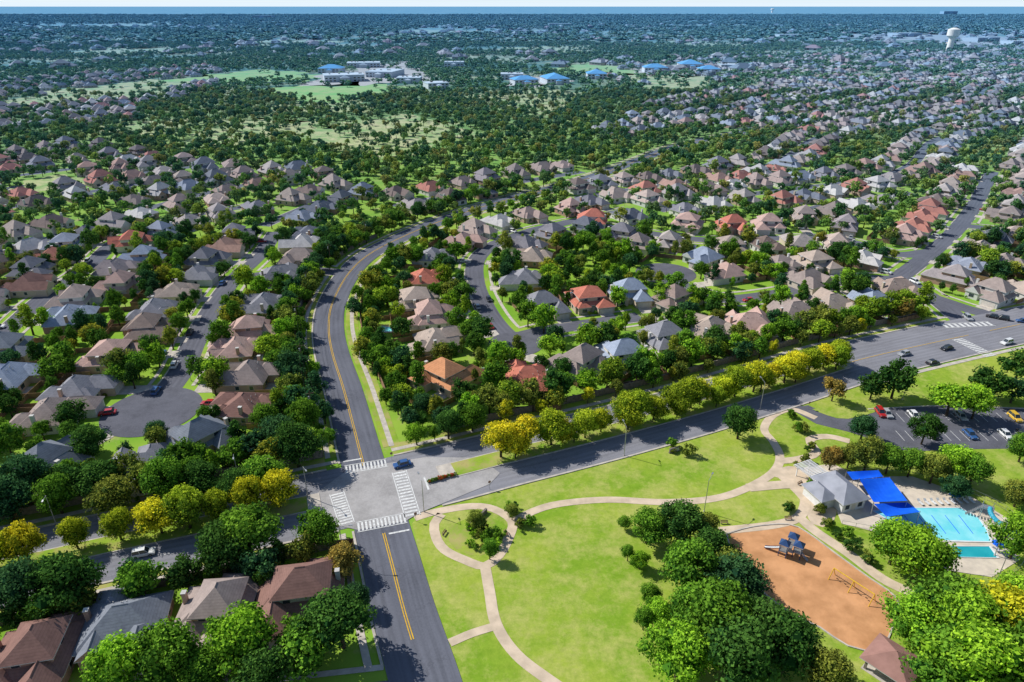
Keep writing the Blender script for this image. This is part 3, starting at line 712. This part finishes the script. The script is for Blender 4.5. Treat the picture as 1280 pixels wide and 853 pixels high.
# ---------------------------------------------------------------- instanced masses
def mkcol(name,meshes,nm):
    c=bpy.data.collections.new(name)
    for i,me in enumerate(meshes):
        o=bpy.data.objects.new(nm+'_%02d'%i,me);c.objects.link(o)
    return c
def scatter(name,pts,scl,rot,col,nvar):
    me=bpy.data.meshes.new(name);n=len(pts);me.from_pydata([tuple(p) for p in pts],[],[])
    a=me.attributes.new('scl','FLOAT_VECTOR','POINT');a.data.foreach_set('vector',np.asarray(scl,'f').ravel())
    a=me.attributes.new('rot','FLOAT_VECTOR','POINT');a.data.foreach_set('vector',np.stack([np.zeros(n),np.zeros(n),rot],1).astype('f').ravel())
    a=me.attributes.new('idx','INT','POINT');a.data.foreach_set('value',rng.integers(0,nvar,n).astype('i'))
    o=put(name,me,(0,0,0))
    ng=bpy.data.node_groups.new(name+'_nodes','GeometryNodeTree')
    ng.interface.new_socket('Geometry',in_out='INPUT',socket_type='NodeSocketGeometry');ng.interface.new_socket('Geometry',in_out='OUTPUT',socket_type='NodeSocketGeometry')
    N=ng.nodes;gi=N.new('NodeGroupInput');go=N.new('NodeGroupOutput');ip_=N.new('GeometryNodeInstanceOnPoints');ci=N.new('GeometryNodeCollectionInfo')
    ci.inputs['Collection'].default_value=col;ci.inputs['Separate Children'].default_value=True;ci.inputs['Reset Children'].default_value=True
    def na(t,nm):
        x=N.new('GeometryNodeInputNamedAttribute');x.data_type=t;x.inputs['Name'].default_value=nm;return x.outputs[0]
    L=ng.links;L.new(gi.outputs[0],ip_.inputs['Points']);L.new(ci.outputs[0],ip_.inputs['Instance']);ip_.inputs['Pick Instance'].default_value=True
    L.new(na('INT','idx'),ip_.inputs['Instance Index']);L.new(na('FLOAT_VECTOR','rot'),ip_.inputs['Rotation']);L.new(na('FLOAT_VECTOR','scl'),ip_.inputs['Scale'])
    L.new(ip_.outputs[0],go.inputs[0]);md=o.modifiers.new('instances','NODES');md.node_group=ng;return o
cM=mkcol('mid_tree_source',MIDT,'garden_tree');cF=mkcol('far_tree_source',FART,'woodland_tree')
fh=[]
for i in(0,1,2,3,5,6,8,10):
    me=HV[i][0].copy()
    for k in range(len(me.materials)):
        if me.materials[k]==M['roof']: me.materials[k]=M['roof_far']
    fh.append(me)
cH=mkcol('far_house_source',fh,'brick_house_far')
fields=[]
def field(name,k,u0,v0,u1,v1,z,dens):
    x0,ya=G(u0,v1);x1,_=G(u1,v1);_,yb=G(u0,v0)
    xa=G(u0,(v0+v1)/2)[0];xb=G(u1,(v0+v1)/2)[0];cx=(xa+xb)/2;cy=(ya+yb)/2;rx=abs(xb-xa)/2;ry=(yb-ya)/2
    pts=[]
    for i in range(70):
        t=2*math.pi*i/70;w=1+0.2*math.sin(3*t+u0)+0.14*math.sin(7*t+v0)+0.09*math.sin(13*t+v1);pts.append((cx+rx*w*math.cos(t),cy+ry*w*math.sin(t)))
    polyobj(name,pts,z,k);fields.append((pts,dens));return pts
field('dry_meadow','dry',380,148,590,182,0.05,0.22)
field('dry_meadow','dry',240,148,380,182,0.052,0.38)
field('dry_meadow','dry',420,176,540,196,0.054,0.35)
field('dry_meadow','dry',20,108,190,134,0.06,0.32)
field('dry_meadow','dry',150,98,250,114,0.064,0.35)
field('dry_meadow','dry',590,112,730,140,0.055,0.35)
field('dry_meadow','dry',330,126,470,142,0.066,0.4)
field('dry_meadow','dry',130,150,230,170,0.068,0.4)
field('sports_field','field',320,106,510,125,0.07,0.02)
field('sports_field','field',235,89,400,104,0.075,0.08)
field('sports_field','field',695,80,795,95,0.08,0.05)
field('dry_meadow','dry',480,38,590,46,0.3,0.05)
field('dry_meadow','dry',780,93,900,113,0.08,0.3)
field('dry_meadow','dry',60,29,190,37,0.4,0.1)
field('dry_meadow','dry',290,50,410,58,0.4,0.2)
field('dry_meadow','dry',640,58,750,66,0.4,0.2)
field('dry_meadow','dry',100,60,220,70,0.4,0.25)
field('dry_meadow','dry',820,52,930,60,0.4,0.25)
field('dry_meadow','dry',20,220,105,242,0.05,0.4)
field('parking_lot','conc',405,80,530,108,0.1,0.28)
field('parking_lot','conc',630,95,705,109,0.1,0.28)
field('parking_lot','conc',795,82,890,94,0.12,0.28)
field('parking_lot','conc',1100,42,1300,58,0.5,0.25)
def dens_filter(P,base):
    pr=np.full(len(P),base)
    for pts,d in fields:
        m=inpoly(P[:,0],P[:,1],pts);pr[m]=np.minimum(pr[m],d*base)
    return P[rng.random(len(P))<pr]
farh=[f for f in farh if not any(inpoly(f[0],f[1],p) for p,_ in fields)]
fa=np.array(farh);n=len(fa)
s=rng.uniform(0.9,1.12,(n,1));scatter('distant_houses',np.stack([fa[:,0],fa[:,1],np.zeros(n)],1),np.repeat(s,3,1),fa[:,2],cH,len(fh))
M['roofblue']=simple('blue_metal_roof',(0.14,0.42,0.85),None,0.1,hz=True)
M['rooflight']=simple('light_membrane_roof',(0.68,0.75,0.82),(0.55,0.63,0.72),0.05,hz=True)
def flatbuild(u,v,w,d,h,k,name,rz=0):
    x,y=G(u,v);mb=MB();mb.box(-w/2,w/2,-d/2,d/2,0,h,'whitewall')
    if k=='roofblue': mb.hip(-w/2,w/2,-d/2,d/2,h,0.35,1.0,k=k)
    else:
        mb.box(-w/2-.4,w/2+.4,-d/2-.4,d/2+.4,h,h+.8,k);mb.box(-w/2+1,w/2-1,-d/2+1,d/2-1,h+.8,h+.83,k)
        for i in range(5):
            xx=random.uniform(-w/2+3,w/2-3);mb.box(xx-1.2,xx+1.2,-1.5,1.5,h+.83,h+2.2,'steel')
    mb.box(-w*.12,w*.12,-d/2-6,-d/2+.5,0,h*.7,'whitewall');mb.hip(-w*.12,w*.12,-d/2-6,-d/2+.5,h*.7,.4,.6,k=k,axis='y')
    for i in range(int(w/6)):
        xx=-w/2+3+i*6
        if abs(xx)<w*.12+2: continue
        for z0 in np.arange(1,h-1.5,3.6): mb.box(xx-1.6,xx+1.6,-d/2-0.05,-d/2,z0,z0+1.7,'glass')
    mb.obj(name,(x,y,0),rz);stamp(x,y,max(w,d)*0.6,2)
    for dx in np.linspace(-w*.5,w*.5,4): stamp(x+dx,y-d*.5-22,14,2);stamp(x+dx,y-d*.5-8,10,2)
for a in[(430,101,60,40,9,'rooflight','school_building',.3),(482,95,45,60,8,'rooflight','school_building',-.2),(512,103,35,30,7,'rooflight','school_building'),(415,91,40,30,8,'roofblue','school_building'),(455,84,60,35,8,'rooflight','school_building',.15),(545,110,30,26,7,'rooflight','office_building',.4),
 (655,106,36,26,8,'roofblue','school_building',.3),(693,104,34,45,8,'roofblue','school_building',.2),(640,99,35,25,8,'rooflight','office_building'),(745,98,30,30,8,'roofblue','office_building'),(818,90,40,30,8,'roofblue','school_building'),(862,86,40,38,9,'roofblue','school_building'),(885,92,34,28,8,'roofblue','office_building'),(912,86,40,30,7,'rooflight','office_building'),
 (1225,52,90,60,12,'rooflight','warehouse_building',.3),(1272,56,70,60,10,'rooflight','warehouse_building'),(1130,46,100,60,12,'rooflight','warehouse_building',.2),(985,48,80,50,12,'rooflight','warehouse_building'),(700,34,120,60,16,'rooflight','warehouse_building'),(330,24,160,90,25,'rooflight','office_building'),(1185,19,160,90,40,'rooflight','office_building'),(568,84,36,25,9,'rooflight','church_building')]: flatbuild(*a)
P=grid_pts(330,960,6.6,60);m=(q(P[:,0],P[:,1])==0);P=openview(P[m],0.45,0.5);P=dens_filter(P,0.76)
n=len(P);s=rng.uniform(0.38,1.12,(n,1))*np.ones((1,3))*np.stack([np.ones(n),np.ones(n),rng.uniform(.85,1.15,n)],1)
scatter('garden_tree_mass',np.column_stack([P,np.zeros(n)]),s,rng.uniform(0,6.28,n),cM,len(MIDT))
P=grid_pts(960,2300,12.0,80);m=(q(P[:,0],P[:,1])==0);P=dens_filter(P[m],0.8)
nz=np.sin(P[:,0]/140+2*np.sin(P[:,1]/190))*np.sin(P[:,1]/110+np.sin(P[:,0]/90));P=P[(nz<0.42)|(rng.random(len(P))<.2)]
n=len(P);s=rng.uniform(0.6,1.5,(n,1))*np.array([[1.2,1.2,0.75]])
scatter('woodland_tree_mass',np.column_stack([P,np.zeros(n)]),s,rng.uniform(0,6.28,n),cF,len(FART))
P=grid_pts(2300,9000,48.0,200);P=dens_filter(P,0.8)
nz=np.sin(P[:,0]/500+2*np.sin(P[:,1]/700))*np.sin(P[:,1]/300+np.sin(P[:,0]/400));P=P[(nz<0.45)|(rng.random(len(P))<.3)]
n=len(P);s=rng.uniform(3.5,7.0,(n,1))*np.array([[1,1,0.28]])
scatter('horizon_woodland_mass',np.column_stack([P,np.zeros(n)]),s,rng.uniform(0,6.28,n),cF,len(FART))
P=grid_pts(1300,4200,75.0,100);nz=np.sin(P[:,0]/330+P[:,1]/500)*np.sin(P[:,1]/260);P=P[(rng.random(len(P))<0.35)&(nz>-0.2)]
n=len(P);s=rng.uniform(1.0,2.0,(n,1))*np.array([[1.3,1.0,1.0]])
scatter('horizon_houses',np.column_stack([P,np.zeros(n)]),s,rng.uniform(0,6.28,n),cH,len(fh))
# ---------------------------------------------------------------- water tower
def wtower(u,v,hh,r):
    x,y=G(u,v);mb=MB();mb.cyl((0,0,0),(0,0,hh*.55),r*.55,r*.5,20,'towerwhite');mb.cyl((0,0,hh*.55),(0,0,hh*.66),r*.5,r,24,'towerwhite')
    mb.cyl((0,0,hh*.66),(0,0,hh*.93),r,r,24,'towerwhite');mb.cyl((0,0,hh*.93),(0,0,hh),r,r*.3,24,'towerwhite');mb.obj('water_tower',(x,y,0))
M['towerwhite']=simple('white_tower_paint',(0.8,0.82,0.84),(0.7,0.73,0.76),0.05)
wtower(1186,64,54,14);wtower(965,16,60,26)
# ---------------------------------------------------------------- pool complex
P3=GL
polyobj('pool_deck_pavement',P3([(1005,585),(1040,580),(1075,596),(1140,596),(1215,622),(1262,650),(1275,700),(1240,722),(1175,712),(1105,668),(1052,655),(1040,625)]),0.10,'deck')
def pool(name,l,k):
    p=P3(l);ob=polyobj(name,p,0.16,k);c=np.mean(np.array(p),0);mb=MB()
    for i in range(len(p)):
        a=np.array(p[i]);b=np.array(p[(i+1)%len(p)]);oa=a+(a-c)/np.linalg.norm(a-c)*.5;ob_=b+(b-c)/np.linalg.norm(b-c)*.5
        mb.add([(*a,.22),(*b,.22),(*ob_,.22),(*oa,.22),(*a,.1),(*b,.1)],[(0,1,2,3),(0,4,5,1)],'whitewall')
    o=mb.obj('coping');o.parent=ob
pool('swimming_pool',[(1092,640),(1120,636),(1200,636),(1222,648),(1232,662),(1238,678),(1180,676),(1150,668),(1118,655)],'water')
pool('lap_pool',[(1178,684),(1236,684),(1246,698),(1188,697)],'water2')
mb=MB()
for i in range(5):
    a=G(1130+i*17,645);b=G(1148+i*17,668);mb.cyl((*a,0.18),(*b,0.18),0.07,0.07,5,'blue')
mb.obj('lane_rope')
def canopy(corners,hs_,n=8):
    pts=[(*G(c[0],c[1],h),h) for c,h in zip(corners,hs_)];mb=MB();V=[];Fs=[]
    for i in range(n+1):
        for j in range(n+1):
            s_,t=i/n,j/n
            p=sum((np.array(pts[k])*w for k,w in enumerate(((1-s_)*(1-t),s_*(1-t),s_*t,(1-s_)*t))),np.zeros(3))
            p[2]-=0.7*math.sin(math.pi*s_)*math.sin(math.pi*t);V.append(p)
    for i in range(n):
        for j in range(n):
            a=i*(n+1)+j;Fs.append((a,a+1,a+n+2,a+n+1))
    mb.add(V,Fs,'blue')
    for p in pts: mb.cyl((p[0],p[1],0),(p[0],p[1],p[2]+.2),.09,.07,8,'steel')
    mb.obj('blue_shade_canopy')
canopy([(1074,599),(1112,597),(1134,626),(1092,628)],[4.6,3.2,4.6,3.0]);canopy([(1092,630),(1134,628),(1150,640),(1108,646)],[3.3,2.8,3.7,2.7])
canopy([(1058,590),(1098,588),(1104,596),(1066,600)],[3,3.6,3,3.4])
M['roof_grey']=simple('grey_metal_roof',(0.36,0.37,0.42),(0.26,0.27,0.31),0.3)
x,y=G(1046,622);mb=MB();mb.box(-3.2,3.2,-5,5,0,3,'whitewall');mb.hip(-3.2,3.2,-5,5,3,0.6,.7,k='roof_grey')
mb.box(-7,-3.2,-2.5,3.5,0,2.8,'whitewall');mb.hip(-7,-3.2,-2.5,3.5,2.8,0.6,.6,k='roof_grey')
for yy in(-3,-1,2): window(mb,3.2,yy,1,1.2,1.1,'x',1)
for xx in(-1.8,1.8): window(mb,xx,-5,.9,1.1,1.2,'y',-1)
mb.box(-.6,.6,-5.06,-5,0,2.2,'door');mb.obj('bath_house',(x,y,0),math.radians(18))
x,y=G(1018,604);mb=MB()
for a in(-4,0,4):
    for b in(-2,2): mb.box(a-.1,a+.1,b-.1,b+.1,0,2.8,'whitewall')
for b in(-2,2): mb.box(-5,5,b-.08,b+.08,2.8,3.0,'whitewall')
for a in np.arange(-4.8,5,.45): mb.box(a-.1,a+.1,-2.8,2.8,3.003,3.12,'whitewall')
mb.obj('white_pergola',(x,y,0),math.radians(115))
mb=MB();x,y=G(1250,662);pts=[]
for i in range(26):
    t=i/25;a=-0.5+t*4.2;pts.append((3.2*math.cos(a)-1.5*t*3,2.6*math.sin(a),3.6*(1-t)+.35))
for i in range(25): mb.cyl(pts[i],pts[i+1],.5,.5,10,'slide')
mb.box(2.0,4.2,-3,-1.2,3.3,3.45,'steel')
for a in(2.1,4.1):
    for b in(-2.9,-1.3): mb.cyl((a,b,0),(a,b,4.4),.07,.07,6,'steel')
for i in range(10): mb.box(4.2+i*.25,4.5+i*.25,-2.6,-1.6,3.1-i*.33,3.16-i*.33,'steel')
mb.obj('water_slide',(x,y,0),2.6)
def umbrella(u,v):
    x,y=G(u,v);mb=MB();mb.cyl((0,0,0),(0,0,2.6),.04,.04,6,'steel');mb.cyl((0,0,2.2),(0,0,2.8),1.4,.05,8,'blue');mb.cyl((0,0,0.7),(0,0,.75),.5,.5,10,'whitewall');mb.obj('pool_umbrella',(x,y,0))
for u,v in((1190,627),(1245,690)): umbrella(u,v)
def lounger(u,v,a):
    x,y=G(u,v);mb=MB();mb.box(-.32,.32,-.9,.4,.3,.36,'whitewall');mb.add([(-.32,.4,.36),(.32,.4,.36),(.32,.95,.75),(-.32,.95,.75),(-.32,.42,.3),(.32,.42,.3),(.32,.98,.7),(-.32,.98,.7)],[(0,1,2,3),(4,7,6,5),(0,4,5,1),(3,2,6,7)],'whitewall')
    for a_ in(-.28,.28):
        for b in(-.8,.35): mb.cyl((a_,b,0),(a_,b,.3),.025,.025,5,'steel')
    mb.obj('sun_lounger',(x,y,.1),a)
for i in range(9): lounger(1150+i*8,630-0.3*i,0.2)
fp=smooth(P3([(1052,657),(1105,670),(1175,715),(1242,725),(1280,702),(1266,648),(1215,618),(1140,592),(1070,592)]),2.2);mb=MB()
for p in fp: mb.cyl((*p,0),(*p,1.5),.04,.04,5,'steel')
for i in range(len(fp)-1):
    for z in(.4,1.4): mb.cyl((*fp[i],z),(*fp[i+1],z),.03,.03,4,'steel')
mb.obj('pool_fence')
x,y=G(1112,838);mb=MB();mb.box(-3.5,3.5,-3.5,3.5,0,.12,'conc')
for a in(-3,3):
    for b in(-3,3): mb.box(a-.2,a+.2,b-.2,b+.2,.12,2.7,'stone')
M['roof_red']=simple('red_metal_roof',(0.36,0.20,0.17),None,0.5);mb.hip(-3.5,3.5,-3.6,3.6,2.7,.55,.5,k='roof_red')
mb.box(-1,1,-.4,.4,.72,.8,'wood');mb.box(-1,1,-.9,-.6,.42,.48,'wood');mb.box(-1,1,.6,.9,.42,.48,'wood');mb.box(-.1,.1,-.85,.85,.12,.72,'steel');mb.obj('picnic_pavilion',(x,y,0),.7)
x,y=G(978,694);mb=MB()
for px,py in((0,0),(2.6,1.2),(1.0,3.2)):
    for a in(-.75,.75):
        for b in(-.75,.75): mb.cyl((px+a,py+b,0),(px+a,py+b,3.3),.09,.09,7,'play_blue')
    mb.box(px-.8,px+.8,py-.8,py+.8,1.4,1.5,'steel');mb.hip(px-.8,px+.8,py-.8,py+.8,3.35,.9,.25,k='play_blue')
    mb.box(px-.8,px+.8,py+.78,py+.82,1.6,2.2,'whitewall')
mb.box(.8,1.9,-.1,.9,1.42,1.5,'steel');mb.box(.6,1.4,.8,2.4,1.36,1.44,'steel')
for i in range(12):
    t0,t1=i/12,(i+1)/12;za,zb=1.45*(1-t0)**1.2+.25,1.45*(1-t1)**1.2+.25;xa_,xb_=-.8-3*t0,-.8-3*t1
    mb.add([(xa_,-.35,za),(xb_,-.35,zb),(xb_,.35,zb),(xa_,.35,za)],[(0,1,2,3)],'whitewall')
    for s_ in(-.35,.35): mb.add([(xa_,s_,za),(xb_,s_,zb),(xb_,s_,zb+.25),(xa_,s_,za+.25)],[(0,1,2,3)],'play_blue')
for i in range(6): mb.box(3.4+.25*i,3.6+.25*i,.8,1.6,1.25-.22*i,1.31-.22*i,'steel')
mb.obj('playground_structure',(x,y,0),-.6)
def swing(u,v,a,L=8.5):
    x,y=G(u,v);mb=MB();mb.cyl((-L/2,0,2.5),(L/2,0,2.5),.11,.11,8,'play_yellow')
    for s_ in(-L/2,0,L/2):
        for b in(-1.2,1.2): mb.cyl((s_,0,2.5),(s_,b,0),.09,.09,7,'play_yellow')
    for s_ in(-L*.36,-L*.16,L*.16,L*.36):
        mb.box(s_-.22,s_+.22,-.1,.1,.5,.54,'rubber')
        for e in(-.2,.2): mb.cyl((s_+e,0,.54),(s_+e,0,2.5),.02,.02,4,'steel')
    mb.obj('swing_set',(x,y,0),a)
swing(1064,738,-.95)
def bench(u,v,a):
    x,y=G(u,v);mb=MB()
    for i in range(3): mb.box(-.85,.85,-.22+.15*i,-.1+.15*i,.43,.47,'wood')
    for i in range(2): mb.box(-.85,.85,.24,.28,.58+.17*i,.7+.17*i,'wood')
    for s_ in(-.7,.7): mb.box(s_-.04,s_+.04,-.2,.2,0,.43,'steel');mb.box(s_-.04,s_+.04,.2,.24,0,.88,'steel')
    mb.obj('park_bench',(x,y,.06),a)
for b in((556,668,1.2),(632,668,-1.2),(905,655,0),(985,650,0),(1000,606,.6)): bench(*b)
r=RB();p=smooth(GL([(585,664),(592,655),(603,645),(608,640)]),.8);r.strip(p,-.25,.25,1.1,1.1);r.obj('stone_entry_wall','stone')
x,y=G(843,565);mb=MB();mb.box(-1.7,1.7,-.25,.25,0,.25,'stone');mb.box(-1.4,1.4,-.15,.15,.25,1.3,'whitewall');mb.box(-1.5,1.5,-.2,.2,1.3,1.42,'stone');mb.box(-1.6,-1.4,-.22,.22,.25,1.5,'stone');mb.box(1.4,1.6,-.22,.22,.25,1.5,'stone');mb.obj('monument_sign',(x,y,0),.4)
# ---------------------------------------------------------------- cars
def car(suv=0):
    mb=MB();h0=0.28;hb=0.82+.1*suv;ht=1.45+.25*suv
    prof=[(-2.3,.45),(-2.28,.72),(-2.0,hb-.06),(-1.2,hb),(1.35,hb+.03),(2.1,hb),(2.3,.75),(2.3,.42)]
    V=[];n=len(prof)
    for y_,zf in((-.92,0),(-.92,1),(-.80,2),(.80,2),(.92,1),(.92,0)):
        for (px,pz) in prof:
            z=h0 if zf==0 else (min(pz,hb-.12) if zf==1 else pz)
            V.append((px*(.97 if zf==2 else 1),y_,z))
    Fs=[]
    for r_ in range(5):
        for i in range(n-1): a=r_*n+i;Fs.append((a,a+1,a+n+1,a+n))
    Fs.append([r_*n for r_ in range(6)][::-1]);Fs.append([r_*n+n-1 for r_ in range(6)])
    mb.add(V,Fs,'car')
    a0,a1,b0,b1=-1.15,1.75+.3*suv,-.45,1.25+.6*suv
    lo=[(a0,-.80,hb),(a1,-.80,hb),(a1,.80,hb),(a0,.80,hb)];hi=[(b0,-.62,ht),(b1,-.62,ht),(b1,.62,ht),(b0,.62,ht)]
    mb.add(lo+hi,[(0,1,5,4),(1,2,6,5),(2,3,7,6),(3,0,4,7)],'glass')
    mb.box(b0-.05,b1+.05,-.64,.64,ht,ht+.06,'car')
    for s_ in(-1,1):
        for xp,xq in((a0,b0),((a0+a1)/2,(b0+b1)/2),(a1,b1)): mb.cyl((xp,s_*.81,hb),(xq,s_*.63,ht),.045,.045,5,'car')
        for wx in(-1.4,1.4):
            mb.cyl((wx,s_*.70,.33),(wx,s_*.95,.33),.33,.33,16,'rubber');mb.cyl((wx,s_*.95,.33),(wx,s_*.965,.33),.19,.19,10,'steel')
        mb.box(-2.32,-2.25,s_*.72-.15,s_*.72+.15,.6,.72,'whitewall');mb.box(2.27,2.33,s_*.72-.14,s_*.72+.14,.62,.75,'roof_red')
        mb.box(-.95,-.75,s_*.95-.07,s_*.95+.07,hb,hb+.13,'car')
    return mb.mesh('car')
CAR=[car(0),car(1)]
def carpx(u,v,a,c,z=0.13,nm='car',k=None):
    x,y=G(u,v);put(nm,CAR[random.randrange(2) if k is None else k],(x,y,z),a,1,c)
WH=(.75,.75,.75);BK=(.02,.02,.025);SV=(.4,.41,.43);RD=(.45,.02,.02);BU=(.03,.10,.28)
ba=math.radians(22)
carpx(503,583,ba,BU,.16);carpx(180,694,math.radians(18)+math.pi,WH,.1);carpx(1130,444,ba,SV,.1);carpx(1165,455,ba+math.pi,BK,.1);carpx(1183,437,ba,BK,.1);carpx(1258,430,ba,WH,.1)
carpx(135,518,.3,RD,.09,'parked_car');carpx(118,512,.3,SV,.09,'parked_car')
carpx(1100,518,1.5,RD,.09,'parked_car')
for u,v,c in((1108,519,SV),(1142,521,WH),(1165,545,BK),(1200,522,SV),(1212,545,BU),(1256,545,WH),(1268,524,(.7,.45,.05)),(1280,545,BK)): carpx(u,v,1.5708,c,.07,'parked_car')
cc=0
for (x,y,a,var) in houses:
    if y<420 and random.random()<0.42 and cc<90:
        me,w,d,gd,gx=HV[var];ca,sa=math.cos(a),math.sin(a);lx=gx+random.choice((-1.2,1.2));ly=-d/2-gd-3.2
        X=x+lx*ca-ly*sa;Y=y+lx*sa+ly*ca
        if q(X,Y)!=1: put('parked_car',random.choice(CAR),(X,Y,.075),a+math.pi/2,1,random.choice((WH,BK,SV,RD,BU,SV,WH)));cc+=1
for k in('a','b','c','e','g','i'):
    p=loc[k];n=normals(p)
    for _ in range(4):
        i=random.randrange(3,len(p)-3);s_=random.choice((-1,1));c=p[i]+n[i]*s_*2.9
        put('parked_car',random.choice(CAR),(c[0],c[1],.085),math.atan2(-n[i][0],n[i][1])+math.pi*(s_>0),1,random.choice((WH,BK,SV,RD,BU)))
# ---------------------------------------------------------------- poles
def lamp_mesh():
    mb=MB();mb.cyl((0,0,0),(0,0,.4),.2,.16,8,'conc');mb.cyl((0,0,.4),(0,0,9),.11,.07,8,'steel');mb.cyl((0,0,8.9),(2.2,0,9.4),.05,.04,6,'steel');mb.box(2.0,2.8,-.16,.16,9.33,9.47,'steel');return mb.mesh('street_lamp')
LM=lamp_mesh()
for u,v,a in((385,622,-1),(300,606,-1.2),(72,660,-1.2),(530,640,2),(1128,500,1.2),(780,570,1.8),(1243,695,2),(430,700,0),(950,512,1.8),(880,640,1),(1240,740,2)): put('street_lamp',LM,(*G(u,v),0),a)
for i in range(5,len(local_pts),38):
    x,y=local_pts[i]
    if y<380: put('street_lamp',LM,(x+5.2,y,0),math.pi,.75)
pl=offset(nroad,10.2);pl=pl[(pl[:,1]>160)&(pl[:,1]<345)];idx=list(range(0,len(pl),10))
mb=MB();mb.cyl((0,0,0),(0,0,11),.17,.11,8,'timber');mb.box(-1.2,1.2,-.07,.07,10.1,10.25,'timber')
for s_ in(-1,0,1): mb.cyl((s_,0,10.25),(s_,0,10.5),.05,.03,6,'steel')
mb.cyl((.35,.3,8.6),(.35,.3,9.5),.22,.22,8,'steel');PM=mb.mesh('utility_pole')
wires=MB()
for a,i in enumerate(idx):
    j=idx[min(a+1,len(idx)-1)] if a<len(idx)-1 else idx[a-1]
    d=pl[j]-pl[i];ang=math.atan2(d[1],d[0])+math.pi/2;put('utility_pole',PM,(pl[i][0],pl[i][1],0),ang)
    if a<len(idx)-1:
        for s_ in(-1,0,1):
            o=np.array([math.cos(ang),math.sin(ang)])*s_;pr=None
            for t in np.linspace(0,1,7):
                c=pl[i]+d*t+o;p_=(c[0],c[1],10.5-3.2*t*(1-t))
                if pr: wires.cyl(pr,p_,.03,.03,3,'rubber')
                pr=p_
wires.obj('power_line')
for u,v in((424,668),(520,652),(490,576),(612,612),(1010,512)):
    x,y=G(u,v);mb=MB();mb.cyl((0,0,0),(0,0,2.6),.035,.035,6,'steel');mb.cyl((0,-.03,2.3),(0,-.06,2.3),.38,.38,8,'roof_red');mb.obj('traffic_sign',(x,y,0),.4)
# ---------------------------------------------------------------- light, sky, camera
az=np.array([-1.0,0.5]);az/=np.linalg.norm(az);el=math.radians(42)
sd=Vector((az[0]*math.cos(el),az[1]*math.cos(el),math.sin(el)))
L=bpy.data.lights.new('sun','SUN');L.energy=5.0;L.angle=math.radians(.5);L.color=(1,.965,.89)
lo_=bpy.data.objects.new('sun',L);lo_.rotation_euler=(-sd).to_track_quat('-Z','Y').to_euler();lo_.location=(0,0,300);sc.collection.objects.link(lo_)
w=bpy.data.worlds.new('World');sc.world=w;w.use_nodes=True;nt=w.node_tree
sk=nt.nodes.new('ShaderNodeTexSky');sk.sky_type='NISHITA';sk.sun_disc=False;sk.sun_elevation=el;sk.sun_rotation=math.atan2(az[0],az[1])%(2*math.pi);sk.dust_density=0.3;sk.ozone_density=1.5
# pale horizon haze layer in the sky itself
tc=nt.nodes.new('ShaderNodeTexCoord');sp=nt.nodes.new('ShaderNodeSeparateXYZ');nt.links.new(tc.outputs['Generated'],sp.inputs[0])
mr=nt.nodes.new('ShaderNodeMapRange');mr.inputs[1].default_value=0.0;mr.inputs[2].default_value=0.06;mr.inputs[3].default_value=1;mr.inputs[4].default_value=0;nt.links.new(sp.outputs[2],mr.inputs[0])
skc=mix(nt,mr.outputs[0],sk.outputs[0],(7.2,8.3,9.2))
bg=nt.nodes['Background'];bg.inputs[1].default_value=.11;nt.links.new(skc,bg.inputs[0])
cam=bpy.data.cameras.new('camera');cam.lens=24;cam.sensor_width=36;cam.clip_start=1;cam.clip_end=120000
co=bpy.data.objects.new('camera',cam);co.location=(0,0,H);co.rotation_euler=(math.radians(90)-TH,0,0);sc.collection.objects.link(co);sc.camera=co
sc.view_settings.view_transform='Standard';sc.view_settings.look='None';sc.view_settings.exposure=0
